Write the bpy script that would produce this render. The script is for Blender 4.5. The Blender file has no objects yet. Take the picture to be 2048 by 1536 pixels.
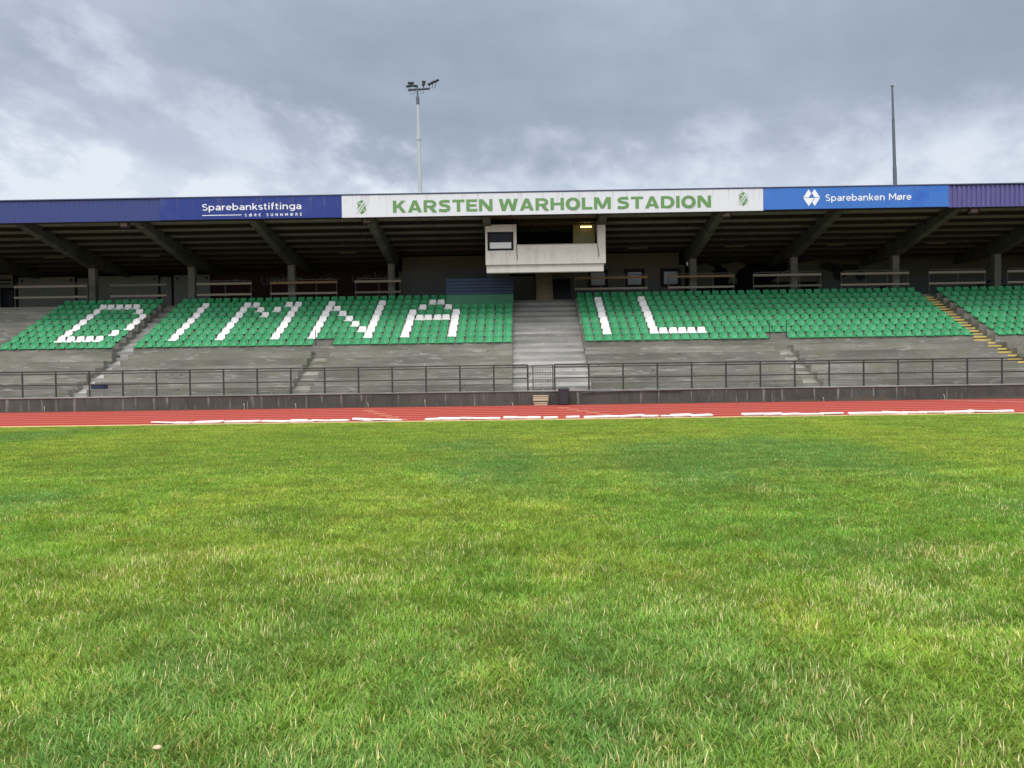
import bpy, math, random
import numpy as np
from mathutils import Vector, Matrix
random.seed(7); rng = np.random.default_rng(11)
SC = bpy.context.scene
COL = SC.collection
R = math.radians

# ------------------------------------------------------------------ camera
cd = bpy.data.cameras.new("camera"); cam = bpy.data.objects.new("camera", cd); COL.objects.link(cam)
cd.sensor_width = 36.0; cd.lens = 36.0*1540/2048; cd.clip_end = 2000; cd.clip_start = 0.05
cam.matrix_world = (Matrix.Translation((0, 0, 1.6)) @ Matrix.Rotation(R(0.66), 4, 'Z')
                    @ Matrix.Rotation(R(90-1.079), 4, 'X') @ Matrix.Rotation(R(-0.83), 4, 'Z'))
SC.camera = cam

# ------------------------------------------------------------------ exposure
SC.view_settings.view_transform = 'Standard'; SC.view_settings.look = 'None'
SC.view_settings.exposure = 0.0; SC.view_settings.gamma = 1.0
SC.cycles.use_denoising = True
SC.cycles.max_bounces = 6; SC.cycles.diffuse_bounces = 4

# ------------------------------------------------------------------ sun and sky
SUN_EL, SUN_AZ = 57.0, 200.0          # azimuth clockwise from +Y: the sun stands behind the camera, a little left
sd = bpy.data.lights.new("sun", 'SUN'); sun = bpy.data.objects.new("sun", sd); COL.objects.link(sun)
sd.energy = 1.5; sd.angle = R(16); sd.color = (1.0, 0.96, 0.9)
sv = Vector((math.sin(R(SUN_AZ))*math.cos(R(SUN_EL)), math.cos(R(SUN_AZ))*math.cos(R(SUN_EL)), math.sin(R(SUN_EL))))
sun.rotation_euler = sv.to_track_quat('Z', 'Y').to_euler()

class NT:
    """small helper to write node trees"""
    def __init__(s, tree):
        s.t = tree; tree.nodes.clear()
    def n(s, typ, **kw):
        nd = s.t.nodes.new(typ)
        for k, v in kw.items(): setattr(nd, k, v)
        return nd
    def put(s, sock, v):
        if isinstance(v, bpy.types.NodeSocket): s.t.links.new(v, sock)
        elif v is not None:
            if hasattr(sock.default_value, '__len__') and not hasattr(v, '__len__'): v = (v,)*len(sock.default_value)
            if hasattr(v, '__len__') and len(v) == 3 and len(sock.default_value) == 4: v = (*v, 1)
            sock.default_value = v
    def math(s, op, a, b=None, c=None, clamp=False):
        m = s.n('ShaderNodeMath', operation=op, use_clamp=clamp)
        s.put(m.inputs[0], a); s.put(m.inputs[1], b); s.put(m.inputs[2], c); return m.outputs[0]
    def ramp(s, v, a, b, lo=0.0, hi=1.0, smooth=True):
        m = s.n('ShaderNodeMapRange', interpolation_type='SMOOTHSTEP' if smooth else 'LINEAR')
        for i, x in enumerate((v, a, b, lo, hi)): s.put(m.inputs[i], x)
        return m.outputs[0]
    def mix(s, f, a, b, blend='MIX'):
        m = s.n('ShaderNodeMix', data_type='RGBA', blend_type=blend)
        s.put(m.inputs[0], f); s.put(m.inputs[6], a); s.put(m.inputs[7], b); return m.outputs[2]
    def noise(s, vec, scale, detail=4, rough=0.55, dist=0.0, out=0):
        m = s.n('ShaderNodeTexNoise'); s.put(m.inputs['Vector'], vec); m.inputs['Scale'].default_value = scale
        m.inputs['Detail'].default_value = detail; m.inputs['Roughness'].default_value = rough
        m.inputs['Distortion'].default_value = dist; return m.outputs[out]
    def xyz(s, x, y, z):
        m = s.n('ShaderNodeCombineXYZ'); s.put(m.inputs[0], x); s.put(m.inputs[1], y); s.put(m.inputs[2], z); return m.outputs[0]
    def sep(s, v):
        m = s.n('ShaderNodeSeparateXYZ'); s.put(m.inputs[0], v); return m.outputs
    def mapping(s, v, scale=(1, 1, 1), loc=(0, 0, 0)):
        m = s.n('ShaderNodeMapping'); s.put(m.inputs[0], v); m.inputs['Scale'].default_value = scale; m.inputs['Location'].default_value = loc
        return m.outputs[0]

W = bpy.data.worlds.new("World"); SC.world = W; W.use_nodes = True
def build_sky():
    g = NT(W.node_tree)
    co = g.n('ShaderNodeTexCoord').outputs['Generated']; d = g.sep(co)
    u, v = d[0], d[2]
    s_ = g.math('ADD', v, g.math('MULTIPLY', u, 0.33))       # cloud rolls sink towards the right
    p = g.xyz(u, g.math('ADD', v, g.math('MULTIPLY', u, 0.12)), g.math('MULTIPLY', d[1], 0.5))
    roll = g.noise(g.mapping(p, (2.2, 6.0, 1.0), (3.1, 0.4, 0)), 1.0, 6, 0.50, 0.3)
    torn = g.noise(g.mapping(p, (6.5, 9.5, 2.0), (4.9, 2.6, 0)), 1.0, 10, 0.60, 0.0)
    puff = g.noise(g.mapping(p, (15.0, 19.0, 3.0), (1.3, 5.2, 0)), 1.0, 9, 0.58, 0.0)
    wob = g.math('MULTIPLY', g.math('SUBTRACT', torn, 0.5), 0.26)
    def band(s0, w, u0, u1):                                  # a torn, brighter roll of cloud
        a = g.ramp(g.math('ABSOLUTE', g.math('ADD', g.math('SUBTRACT', s_, s0), wob)), w, 0.0)
        return g.math('MULTIPLY', a, g.ramp(u, u0, u1))
    f = g.math('ADD', 0.30, g.math('MULTIPLY', g.math('SUBTRACT', roll, 0.5), 0.75))
    f = g.math('ADD', f, g.ramp(u, 0.0, -0.5, 0.0, 0.13))
    edge = g.math('ADD', 0.35, g.ramp(puff, 0.40, 0.64, 0.0, 0.85))
    for b_, k in ((band(0.185, 0.055, 0.0, -0.20), 0.34), (band(0.075, 0.060, -0.10, -0.36), 0.32)):
        f = g.math('ADD', f, g.math('MULTIPLY', g.math('MULTIPLY', b_, edge), k))
    low = g.ramp(g.math('ADD', v, g.math('MULTIPLY', g.math('SUBTRACT', torn, 0.5), 0.22)), 0.305, 0.215)
    f = g.math('ADD', f, g.math('MULTIPLY', low, g.math('ADD', 0.22, g.ramp(puff, 0.38, 0.64, 0.0, 0.34))))
    f = g.math('ADD', f, g.ramp(g.math('ADD', v, g.math('MULTIPLY', g.math('SUBTRACT', torn, 0.5), 0.10)), 0.262, 0.215, 0.0, 0.20))
    f = g.math('ADD', f, g.math('MULTIPLY', g.math('SUBTRACT', puff, 0.5), 0.16))
    f = g.math('ADD', f, g.math('MULTIPLY', g.math('SUBTRACT', torn, 0.5), 0.30))
    f = g.math('SUBTRACT', f, g.math('MULTIPLY', g.math('MAXIMUM', g.math('SUBTRACT', f, 0.55), 0.0), 0.28))
    cr = g.n('ShaderNodeValToRGB'); g.put(cr.inputs[0], f); e = cr.color_ramp
    e.elements[0].position = 0.08; e.elements[0].color = (0.300, 0.355, 0.435, 1)
    e.elements[1].position = 1.0; e.elements[1].color = (0.80, 0.86, 0.94, 1)
    for pos, c in ((0.30, (0.380, 0.445, 0.545)), (0.55, (0.515, 0.585, 0.700)), (0.80, (0.67, 0.74, 0.845))):
        x = e.elements.new(pos); x.color = (*c, 1)
    # the cloud is thin and bright overhead and on the sun's side, behind the camera
    sunny = g.ramp(g.math('ADD', g.math('MULTIPLY', d[1], -0.22), g.math('MULTIPLY', v, 0.95)), 0.15, 0.95, 1.0, 4.8)
    cloud = g.mix(g.ramp(sunny, 1.0, 3.0, 0.0, 0.9), cr.outputs[0], (0.50, 0.50, 0.49))
    cloud = g.mix(1.0, cloud, g.xyz(sunny, sunny, sunny), 'MULTIPLY')
    cloud = g.mix(1.0, cloud, (10.0, 10.0, 10.0), 'MULTIPLY')
    sky = g.n('ShaderNodeTexSky', sky_type='NISHITA', sun_disc=False)
    sky.sun_elevation = R(SUN_EL); sky.sun_rotation = R(SUN_AZ)
    bg = g.n('ShaderNodeBackground'); bg.inputs[1].default_value = 0.1
    g.put(bg.inputs[0], g.mix(0.95, sky.outputs[0], cloud))
    out = g.n('ShaderNodeOutputWorld'); g.t.links.new(bg.outputs[0], out.inputs[0])
build_sky()

# ------------------------------------------------------------------ mesh helpers
class MB:
    """collects shapes and links them as one mesh object"""
    def __init__(s): s.v = []; s.f = []
    def add(s, vs, fs):
        o = len(s.v); s.v += [tuple(v) for v in vs]; s.f += [tuple(i+o for i in f) for f in fs]; return s
    def box(s, x0, x1, y0, y1, z0, z1, bev=0.0, rot=None, piv=None):
        b = min(bev, (x1-x0)*.45, (y1-y0)*.45, (z1-z0)*.45)
        if b <= 0:
            vs = [(x, y, z) for x in (x0, x1) for y in (y0, y1) for z in (z0, z1)]
            fs = [(0, 1, 3, 2), (4, 6, 7, 5), (0, 4, 5, 1), (2, 3, 7, 6), (0, 2, 6, 4), (1, 5, 7, 3)]
        else:
            bm = bmesh_box(x0, x1, y0, y1, z0, z1, b); vs, fs = bm
        if rot is not None:
            c = Vector(piv if piv else ((x0+x1)/2, (y0+y1)/2, (z0+z1)/2)); vs = [rot @ (Vector(v)-c) + c for v in vs]
        return s.add(vs, fs)
    def prism_x(s, pts, x0, x1):
        """pts: outline in (y, z), anticlockwise seen from +x"""
        n = len(pts); vs = [(x0, y, z) for y, z in pts]+[(x1, y, z) for y, z in pts]
        fs = [tuple(range(n-1, -1, -1)), tuple(range(n, 2*n))]+[(i, (i+1) % n, n+(i+1) % n, n+i) for i in range(n)]
        return s.add(vs, fs)
    def prism_y(s, pts, y0, y1):
        """pts: outline in (x, z), anticlockwise seen from the front (-y)"""
        n = len(pts); vs = [(x, y0, z) for x, z in pts]+[(x, y1, z) for x, z in pts]
        fs = [tuple(range(n)), tuple(range(2*n-1, n-1, -1))]+[((i+1) % n, i, n+i, n+(i+1) % n) for i in range(n)]
        return s.add(vs, fs)
    def tube(s, pts, r, n=8, r1=None):
        pts = [Vector(p) for p in pts]; vs = []; fs = []
        m = len(pts)
        for i, p in enumerate(pts):
            t = (pts[min(i+1, m-1)]-pts[max(i-1, 0)]).normalized()
            a = t.orthogonal().normalized() if abs(t.z) > .99 else t.cross(Vector((0, 0, 1))).normalized()
            b = t.cross(a); rr = r if r1 is None else r+(r1-r)*i/(m-1)
            vs += [p+rr*(math.cos(2*math.pi*k/n)*a+math.sin(2*math.pi*k/n)*b) for k in range(n)]
        for i in range(m-1):
            fs += [(i*n+k, i*n+(k+1) % n, (i+1)*n+(k+1) % n, (i+1)*n+k) for k in range(n)]
        fs += [tuple(range(n-1, -1, -1)), tuple((m-1)*n+k for k in range(n))]
        return s.add(vs, fs)
    def lathe(s, prof, cx, cy, n=16):
        vs = []; fs = []; m = len(prof)
        for r_, z in prof: vs += [(cx+r_*math.cos(2*math.pi*k/n), cy+r_*math.sin(2*math.pi*k/n), z) for k in range(n)]
        for i in range(m-1): fs += [(i*n+k, i*n+(k+1) % n, (i+1)*n+(k+1) % n, (i+1)*n+k) for k in range(n)]
        fs += [tuple(range(n-1, -1, -1)), tuple((m-1)*n+k for k in range(n))]
        return s.add(vs, fs)
    def build(s, name, m=None, parent=None, smooth=False, loc=None):
        me = bpy.data.meshes.new(name); me.from_pydata(s.v, [], s.f); me.update()
        if m: me.materials.append(m)
        if smooth: me.polygons.foreach_set('use_smooth', [True]*len(me.polygons))
        o = bpy.data.objects.new(name, me); COL.objects.link(o)
        if parent: o.parent = parent
        if loc: o.location = loc
        return o

def bmesh_box(x0, x1, y0, y1, z0, z1, b):
    vs = []
    for x, sx in ((x0, 1), (x1, -1)):
        for y, sy in ((y0, 1), (y1, -1)):
            for z, sz in ((z0, 1), (z1, -1)):
                vs += [(x, y+sy*b, z+sz*b), (x+sx*b, y, z+sz*b), (x+sx*b, y+sy*b, z)]
    def ix(i, j, k, a): return ((i*2+j)*2+k)*3+a
    fs = []
    for i in (0, 1):
        q = [ix(i, 0, 0, 0), ix(i, 1, 0, 0), ix(i, 1, 1, 0), ix(i, 0, 1, 0)]; fs.append(tuple(q if i else q[::-1]))
        q = [ix(0, i, 0, 1), ix(1, i, 0, 1), ix(1, i, 1, 1), ix(0, i, 1, 1)]; fs.append(tuple(q[::-1] if i else q))
        q = [ix(0, 0, i, 2), ix(1, 0, i, 2), ix(1, 1, i, 2), ix(0, 1, i, 2)]; fs.append(tuple(q if i else q[::-1]))
    for i in (0, 1):
        for j in (0, 1):
            s = (i == j)
            q = [ix(i, j, 0, 0), ix(i, j, 1, 0), ix(i, j, 1, 1), ix(i, j, 0, 1)]; fs.append(tuple(q if not s else q[::-1]))
            q = [ix(0, i, j, 1), ix(1, i, j, 1), ix(1, i, j, 2), ix(0, i, j, 2)]; fs.append(tuple(q if not s else q[::-1]))
            q = [ix(i, 0, j, 0), ix(i, 1, j, 0), ix(i, 1, j, 2), ix(i, 0, j, 2)]; fs.append(tuple(q if s else q[::-1]))
            for k in (0, 1):
                q = [ix(i, j, k, 0), ix(i, j, k, 1), ix(i, j, k, 2)]; fs.append(tuple(q if (i+j+k) % 2 else q[::-1]))
    return vs, fs

def tag(o, label=None, cat=None, group=None, kind=None):
    for k, v in (('label', label), ('category', cat), ('group', group), ('kind', kind)):
        if v: o[k] = v
    return o
def empty(name, loc=(0, 0, 0), label=None, cat=None, group=None):
    o = bpy.data.objects.new(name, None); COL.objects.link(o); o.location = loc; o.empty_display_size = 0.2
    return tag(o, label, cat, group)
ORD = "first second third fourth fifth sixth seventh eighth ninth tenth eleventh twelfth thirteenth fourteenth fifteenth sixteenth seventeenth eighteenth nineteenth twentieth".split()
def ordinal(n):
    if n <= 20: return ORD[n-1]
    t, u = divmod(n, 10); tens = {2: 'twent', 3: 'thirt', 4: 'fort', 5: 'fift'}[t]
    return tens+'ieth' if u == 0 else tens+'y-'+ORD[u-1]

# ------------------------------------------------------------------ materials
def mat(name, base, rough=0.6, var=0.12, vscale=3.0, spec=0.5, metal=0.0, bump=0.0, bscale=40.0, dirt=None, dscale=1.5, demand=(0.5, 0.75), stretch=(1, 1, 1), emis=None, bdist=0.01, seam=0):
    """plain surface with slight procedural variation, optional dirt of another colour and fine bump"""
    m = bpy.data.materials.new(name); m.use_nodes = True; g = NT(m.node_tree)
    p = g.mapping(g.n('ShaderNodeTexCoord').outputs['Object'], stretch)
    n1 = g.noise(p, vscale, 5, 0.6)
    c = g.mix(n1, tuple(x*(1-var) for x in base), tuple(min(1, x*(1+var)) for x in base))
    if dirt:
        c = g.mix(g.math('MULTIPLY', g.ramp(g.noise(p, dscale, 6, 0.65), *demand), dirt[3] if len(dirt) > 3 else 1.0), c, dirt[:3])
    if seam:   # sheet joints and a few runs of dirt below the top edge
        x_ = g.sep(g.n('ShaderNodeTexCoord').outputs['Object'])
        fr = g.math('ABSOLUTE', g.math('SUBTRACT', g.math('FRACT', g.math('DIVIDE', x_[0], seam)), 0.5))
        c = g.mix(g.ramp(fr, 0.008, 0.004, 0.0, 0.30), c, tuple(x*0.45 for x in base))
        runs = g.noise(g.mapping(g.n('ShaderNodeTexCoord').outputs['Object'], (6, 1, 0.5)), 1.0, 5, 0.6)
        c = g.mix(g.math('MULTIPLY', g.ramp(runs, 0.54, 0.68), g.ramp(x_[2], 0.2, 1.1, 0.05, 0.30)), c, (0.16, 0.16, 0.17))
    b = g.n('ShaderNodeBsdfPrincipled'); g.put(b.inputs['Base Color'], c)
    b.inputs['Roughness'].default_value = rough; b.inputs['Metallic'].default_value = metal; b.inputs['Specular IOR Level'].default_value = spec
    if emis: g.put(b.inputs['Emission Color'], emis[:3]); b.inputs['Emission Strength'].default_value = emis[3]
    if bump:
        bp = g.n('ShaderNodeBump'); bp.inputs['Strength'].default_value = bump; bp.inputs['Distance'].default_value = bdist
        g.put(bp.inputs['Height'], g.noise(p, bscale, 4, 0.6)); g.t.links.new(bp.outputs[0], b.inputs['Normal'])
    o = g.n('ShaderNodeOutputMaterial'); g.t.links.new(b.outputs[0], o.inputs[0])
    return m

def concrete(name, base, streak=(0.35, 0.35, 0.35), vert=False, light_amt=0.5, dark_amt=0.6, algae=0.3, seed=0.0):
    m = bpy.data.materials.new(name); m.use_nodes = True; g = NT(m.node_tree)
    co = g.n('ShaderNodeTexCoord').outputs['Object']
    big = g.noise(g.mapping(co, (0.25, 0.5, 0.6), (seed, 0, 0)), 1.0, 6, 0.6)
    if vert:   # water runs: long in z, narrow in x
        run = g.noise(g.mapping(co, (2.6, 1.0, 0.28), (seed, 3, 0)), 1.0, 6, 0.62)
        run2 = g.noise(g.mapping(co, (5.0, 1.0, 0.35), (seed, 9, 0)), 1.0, 5, 0.6)
    else:      # board marks and damp bands along the step
        run = g.noise(g.mapping(co, (0.45, 2.0, 7.5), (seed, 3, 0)), 1.0, 7, 0.66)
        run2 = g.noise(g.mapping(co, (1.1, 3.0, 11.0), (seed, 9, 0)), 1.0, 6, 0.65)
    fine = g.noise(co, 14.0, 6, 0.7)
    c = g.mix(g.ramp(big, 0.36, 0.64), tuple(x*0.74 for x in base), tuple(x*1.22 for x in base))
    if not vert:   # every course was cast on its own
        c = g.mix(g.ramp(g.noise(g.mapping(co, (0.06, 1.45, 0.0), (seed, 1, 4)), 1.0, 2, 0.6), 0.38, 0.62), c, g.mix(1.0, c, (0.70, 0.70, 0.70), 'MULTIPLY'))
    c = g.mix(g.math('MULTIPLY', g.ramp(run, 0.49, 0.62), dark_amt), c, tuple(x*0.42 for x in base))
    c = g.mix(g.math('MULTIPLY', g.ramp(run2, 0.555, 0.66), light_amt), c, streak)
    c = g.mix(g.math('MULTIPLY', g.ramp(g.noise(co, 0.7, 6, 0.65), 0.48, 0.62), algae), c, (base[0]*0.62, base[1]*0.72, base[2]*0.5))
    c = g.mix(g.ramp(fine, 0.3, 0.7, 0.0, 0.35), c, tuple(x*0.55 for x in base))
    hole = g.noise(g.mapping(co, (1.3, 1.3, 4.0), (seed, 5, 2)), 1.6, 3, 0.5)      # spalled edges and dark holes
    c = g.mix(g.ramp(hole, 0.70, 0.735, 0.0, 0.8), c, tuple(x*0.2 for x in base))
    b = g.n('ShaderNodeBsdfPrincipled'); g.put(b.inputs['Base Color'], c); b.inputs['Roughness'].default_value = 0.85
    bp = g.n('ShaderNodeBump'); bp.inputs['Strength'].default_value = 0.35; bp.inputs['Distance'].default_value = 0.02
    g.put(bp.inputs['Height'], g.math('ADD', g.math('MULTIPLY', run, 0.7), fine)); g.t.links.new(bp.outputs[0], b.inputs['Normal'])
    o = g.n('ShaderNodeOutputMaterial'); g.t.links.new(b.outputs[0], o.inputs[0])
    return m

M = {}
M['terrace'] = concrete('terrace_concrete', (0.265, 0.253, 0.223), (0.48, 0.47, 0.45), light_amt=0.6, dark_amt=0.6, algae=0.45)
M['stair'] = concrete('stair_concrete', (0.36, 0.35, 0.335), (0.52, 0.51, 0.50), dark_amt=0.4, algae=0.15, seed=5)
M['wall'] = concrete('front_wall_concrete', (0.074, 0.073, 0.064), (0.31, 0.31, 0.29), vert=True, light_amt=0.75, dark_amt=0.5, seed=2)
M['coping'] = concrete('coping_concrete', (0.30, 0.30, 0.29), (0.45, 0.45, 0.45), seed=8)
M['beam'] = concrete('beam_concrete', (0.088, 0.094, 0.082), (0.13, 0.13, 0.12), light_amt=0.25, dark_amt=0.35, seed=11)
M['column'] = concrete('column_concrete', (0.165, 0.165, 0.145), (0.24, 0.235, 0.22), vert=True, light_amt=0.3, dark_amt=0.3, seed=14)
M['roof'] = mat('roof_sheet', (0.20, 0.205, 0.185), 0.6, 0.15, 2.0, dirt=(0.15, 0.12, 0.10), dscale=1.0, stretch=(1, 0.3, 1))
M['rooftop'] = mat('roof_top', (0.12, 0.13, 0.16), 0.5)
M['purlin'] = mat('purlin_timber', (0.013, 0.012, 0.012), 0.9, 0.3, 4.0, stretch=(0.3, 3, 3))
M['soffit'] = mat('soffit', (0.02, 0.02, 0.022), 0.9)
M['clad'] = mat('purple_cladding', (0.085, 0.078, 0.25), 0.45, 0.08, 1.5, dirt=(0.13, 0.12, 0.28), dscale=3.0, stretch=(2, 1, 0.3))
M['clad_left'] = mat('blue_cladding', (0.024, 0.040, 0.180), 0.45, 0.06, 1.5, dirt=(0.034, 0.046, 0.185), dscale=2.0, stretch=(2, 1, 0.3))
M['trim'] = mat('trim_blue', (0.055, 0.065, 0.14), 0.45)
M['blue'] = mat('sign_blue', (0.020, 0.040, 0.225), 0.45, 0.06, 1.2, dirt=(0.034, 0.052, 0.235), dscale=0.6, spec=0.3, seam=1.55)
M['bright'] = mat('sign_bright_blue', (0.045, 0.165, 0.53), 0.4, 0.06, 0.8, dirt=(0.028, 0.115, 0.50), dscale=0.5, spec=0.3, seam=1.55)
M['signwhite'] = mat('sign_white', (0.66, 0.69, 0.74), 0.4, 0.02, 1.0, dirt=(0.585, 0.60, 0.645, 0.7), dscale=1.2, stretch=(1, 1, 0.3), seam=1.53)
M['letter_green'] = mat('letter_green', (0.12, 0.27, 0.085), 0.5, 0.08, 5.0)
M['letter_white'] = mat('letter_white', (0.80, 0.82, 0.86), 0.5, 0.02)
M['render'] = mat('box_render', (0.575, 0.565, 0.525), 0.85, 0.05, 2.0, dirt=(0.42, 0.405, 0.36, 0.45), dscale=1.6, demand=(0.5, 0.64), stretch=(1.5, 1, 0.5), bump=0.1)
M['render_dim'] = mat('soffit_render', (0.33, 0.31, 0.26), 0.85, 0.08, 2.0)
M['yellow_render'] = mat('ochre_render', (0.30, 0.25, 0.12), 0.8, 0.1, 2.0)
M['dark'] = mat('dark_frame', (0.012, 0.011, 0.012), 0.7, 0.1, spec=0.2)
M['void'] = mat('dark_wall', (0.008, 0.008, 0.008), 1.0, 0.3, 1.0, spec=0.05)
M['backwall'] = mat('beige_wall', (0.088, 0.078, 0.055), 0.85, 0.1, 1.0, dirt=(0.062, 0.054, 0.04, 0.7), dscale=0.8, bump=0.1)
M['greywall'] = mat('grey_wall', (0.082, 0.086, 0.082), 0.85, 0.1, 1.0, dirt=(0.058, 0.06, 0.06, 0.6), dscale=0.8)
M['panel'] = mat('white_panel', (0.20, 0.19, 0.165), 0.8, 0.06, 1.0, dirt=(0.15, 0.142, 0.12, 0.6), dscale=0.9)
M['door'] = mat('pale_door', (0.16, 0.155, 0.14), 0.6, 0.04)
M['glassdark'] = mat('dark_glass', (0.008, 0.010, 0.015), 0.25, 0.1, spec=0.15)
M['pane'] = mat('grey_pane', (0.16, 0.17, 0.175), 0.25, 0.05)
M['pale_panel'] = mat('pale_sheet', (0.62, 0.64, 0.66), 0.5, 0.02)
M['wood'] = mat('weathered_wood', (0.27, 0.225, 0.15), 0.8, 0.2, 3.0, stretch=(0.5, 4, 6), bump=0.2)
M['plank'] = mat('plank_grey', (0.27, 0.245, 0.20), 0.8, 0.2, 3.0, stretch=(0.4, 4, 6))
M['deal'] = mat('pale_deal', (0.46, 0.38, 0.27), 0.8, 0.15, 3.0, stretch=(0.4, 4, 6))
M['plank_brown'] = mat('plank_brown', (0.23, 0.15, 0.08), 0.8, 0.25, 3.0, stretch=(0.4, 4, 6))
M['plank_dark'] = mat('plank_dark', (0.15, 0.14, 0.12), 0.8, 0.2, 3.0, stretch=(0.4, 4, 6))
M['rail'] = mat('dark_steel', (0.035, 0.038, 0.036), 0.45, 0.2, 4.0, metal=0.2)
M['galv'] = mat('galvanised', (0.095, 0.095, 0.095), 0.7, 0.1, 5.0, metal=0.0)
M['mast'] = mat('mast_steel', (0.44, 0.46, 0.48), 0.6, 0.08, 3.0)
M['mastdark'] = mat('mast_dark', (0.10, 0.115, 0.15), 0.6, 0.08, 3.0)
M['lampblack'] = mat('lamp_black', (0.015, 0.014, 0.02), 0.5)
M['lampglass'] = mat('lamp_glass', (0.17, 0.18, 0.19), 0.3)
M['tube'] = mat('tube_white', (0.25, 0.25, 0.24), 0.6)
M['yellowpaint'] = mat('yellow_paint', (0.62, 0.45, 0.12), 0.7, 0.12, 4.0, dirt=(0.30, 0.25, 0.16, 0.8), dscale=3.0)
def seat_mat(name, base, faded):
    m = bpy.data.materials.new(name); m.use_nodes = True; g = NT(m.node_tree)
    co = g.n('ShaderNodeNewGeometry').outputs['Position']
    one = g.n('ShaderNodeTexWhiteNoise', noise_dimensions='2D')          # one tone for about each seat of a row
    sp = g.sep(co); g.put(one.inputs[0], g.xyz(g.math('FLOOR', g.math('DIVIDE', sp[0], 0.49)), g.math('FLOOR', g.math('DIVIDE', sp[2], 0.335)), 0))
    age = g.math('ADD', g.math('MULTIPLY', one.outputs[0], 0.55), g.ramp(g.noise(co, 0.5, 3), 0.35, 0.65, 0, 0.45))
    c = g.mix(age, base, faded)
    c = g.mix(g.ramp(g.noise(co, 9, 5, 0.65), 0.52, 0.66, 0.0, 0.35), c, tuple(x*0.55 for x in base))
    b = g.n('ShaderNodeBsdfPrincipled'); g.put(b.inputs['Base Color'], c); b.inputs['Roughness'].default_value = 0.42; b.inputs['Specular IOR Level'].default_value = 0.4
    o = g.n('ShaderNodeOutputMaterial'); g.t.links.new(b.outputs[0], o.inputs[0]); return m
M['green_seat'] = seat_mat('green_plastic', (0.014, 0.235, 0.078), (0.040, 0.300, 0.128))
M['white_seat'] = seat_mat('white_plastic', (0.76, 0.76, 0.75), (0.84, 0.84, 0.83))
M['greenboard'] = mat('green_board', (0.035, 0.20, 0.105), 0.55, 0.08, 2.0)
M['slat'] = mat('blue_slat', (0.020, 0.048, 0.125), 0.55, 0.15, 3.0, stretch=(0.5, 3, 3))
M['bin'] = mat('bin_plastic', (0.032, 0.036, 0.046), 0.45, 0.1, 4.0)
M['binblue'] = mat('box_blue', (0.02, 0.03, 0.075), 0.5)
M['pvc'] = mat('white_pvc', (0.42, 0.41, 0.37), 0.6, 0.2, 8.0)
M['kerb'] = mat('kerb_white', (0.80, 0.79, 0.76), 0.5, 0.04, 5.0, dirt=(0.5, 0.47, 0.40, 0.5), dscale=5.0)
M['banner'] = mat('red_banner', (0.035, 0.006, 0.006), 0.9, 0.1, 1.0)
M['bannertext'] = mat('banner_text', (0.085, 0.072, 0.068), 0.9, 0.05)
M['mural_pale'] = mat('mural_pale', (0.10, 0.09, 0.065), 0.9, 0.2, 3.0)
M['mural_dark'] = mat('mural_dark', (0.012, 0.012, 0.012), 0.9, 0.2, 3.0)
M['stone'] = mat('pale_stone', (0.55, 0.42, 0.28), 0.8, 0.15, 20.0)
M['soil'] = mat('dark_soil', (0.05, 0.036, 0.026), 0.95, 0.4, 8.0, bump=0.6, bscale=20)
M['line'] = mat('line_paint', (0.56, 0.33, 0.28), 0.7, 0.1, 3.0)
M['linemark'] = mat('mark_paint', (0.70, 0.55, 0.28), 0.7, 0.1, 3.0)
M['edge'] = mat('edge_strip', (0.62, 0.44, 0.22), 0.8, 0.2, 2.0)
M['cable'] = mat('cable_black', (0.03, 0.03, 0.03), 0.6)
M['lit'] = mat('lit_tube', (0.9, 0.8, 0.55), 0.4, emis=(1.0, 0.72, 0.30, 2.6))

def track_mat():
    m = bpy.data.materials.new('track_tartan'); m.use_nodes = True; g = NT(m.node_tree)
    co = g.n('ShaderNodeTexCoord').outputs['Object']
    c = g.mix(g.noise(g.mapping(co, (0.05, 1.2, 1)), 1.0, 5, 0.6), (0.255, 0.030, 0.023), (0.35, 0.050, 0.038))
    c = g.mix(g.ramp(g.noise(g.mapping(co, (0.3, 1.5, 1)), 1.0, 6, 0.7), 0.55, 0.75, 0, 0.45), c, (0.26, 0.055, 0.04))
    c = g.mix(g.ramp(g.noise(co, 60, 3, 0.7), 0.35, 0.7, 0.0, 0.3), c, (0.38, 0.075, 0.055))
    b = g.n('ShaderNodeBsdfPrincipled'); g.put(b.inputs['Base Color'], c); b.inputs['Roughness'].default_value = 0.85; b.inputs['Specular IOR Level'].default_value = 0.08
    o = g.n('ShaderNodeOutputMaterial'); g.t.links.new(b.outputs[0], o.inputs[0]); return m
M['track'] = track_mat()
def ground_mat():
    m = bpy.data.materials.new('lawn_soil'); m.use_nodes = True; g = NT(m.node_tree)
    co = g.n('ShaderNodeTexCoord').outputs['Object']
    c = g.mix(g.ramp(g.noise(co, 1.5, 6, 0.65), 0.4, 0.65), (0.060, 0.125, 0.022), (0.105, 0.145, 0.034))
    c = g.mix(g.ramp(g.noise(co, 9, 5, 0.65), 0.5, 0.7), c, (0.090, 0.085, 0.035))
    b = g.n('ShaderNodeBsdfPrincipled'); g.put(b.inputs['Base Color'], c); b.inputs['Roughness'].default_value = 1.0; b.inputs['Specular IOR Level'].default_value = 0.0
    o = g.n('ShaderNodeOutputMaterial'); g.t.links.new(b.outputs[0], o.inputs[0]); return m
M['ground'] = ground_mat()
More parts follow.
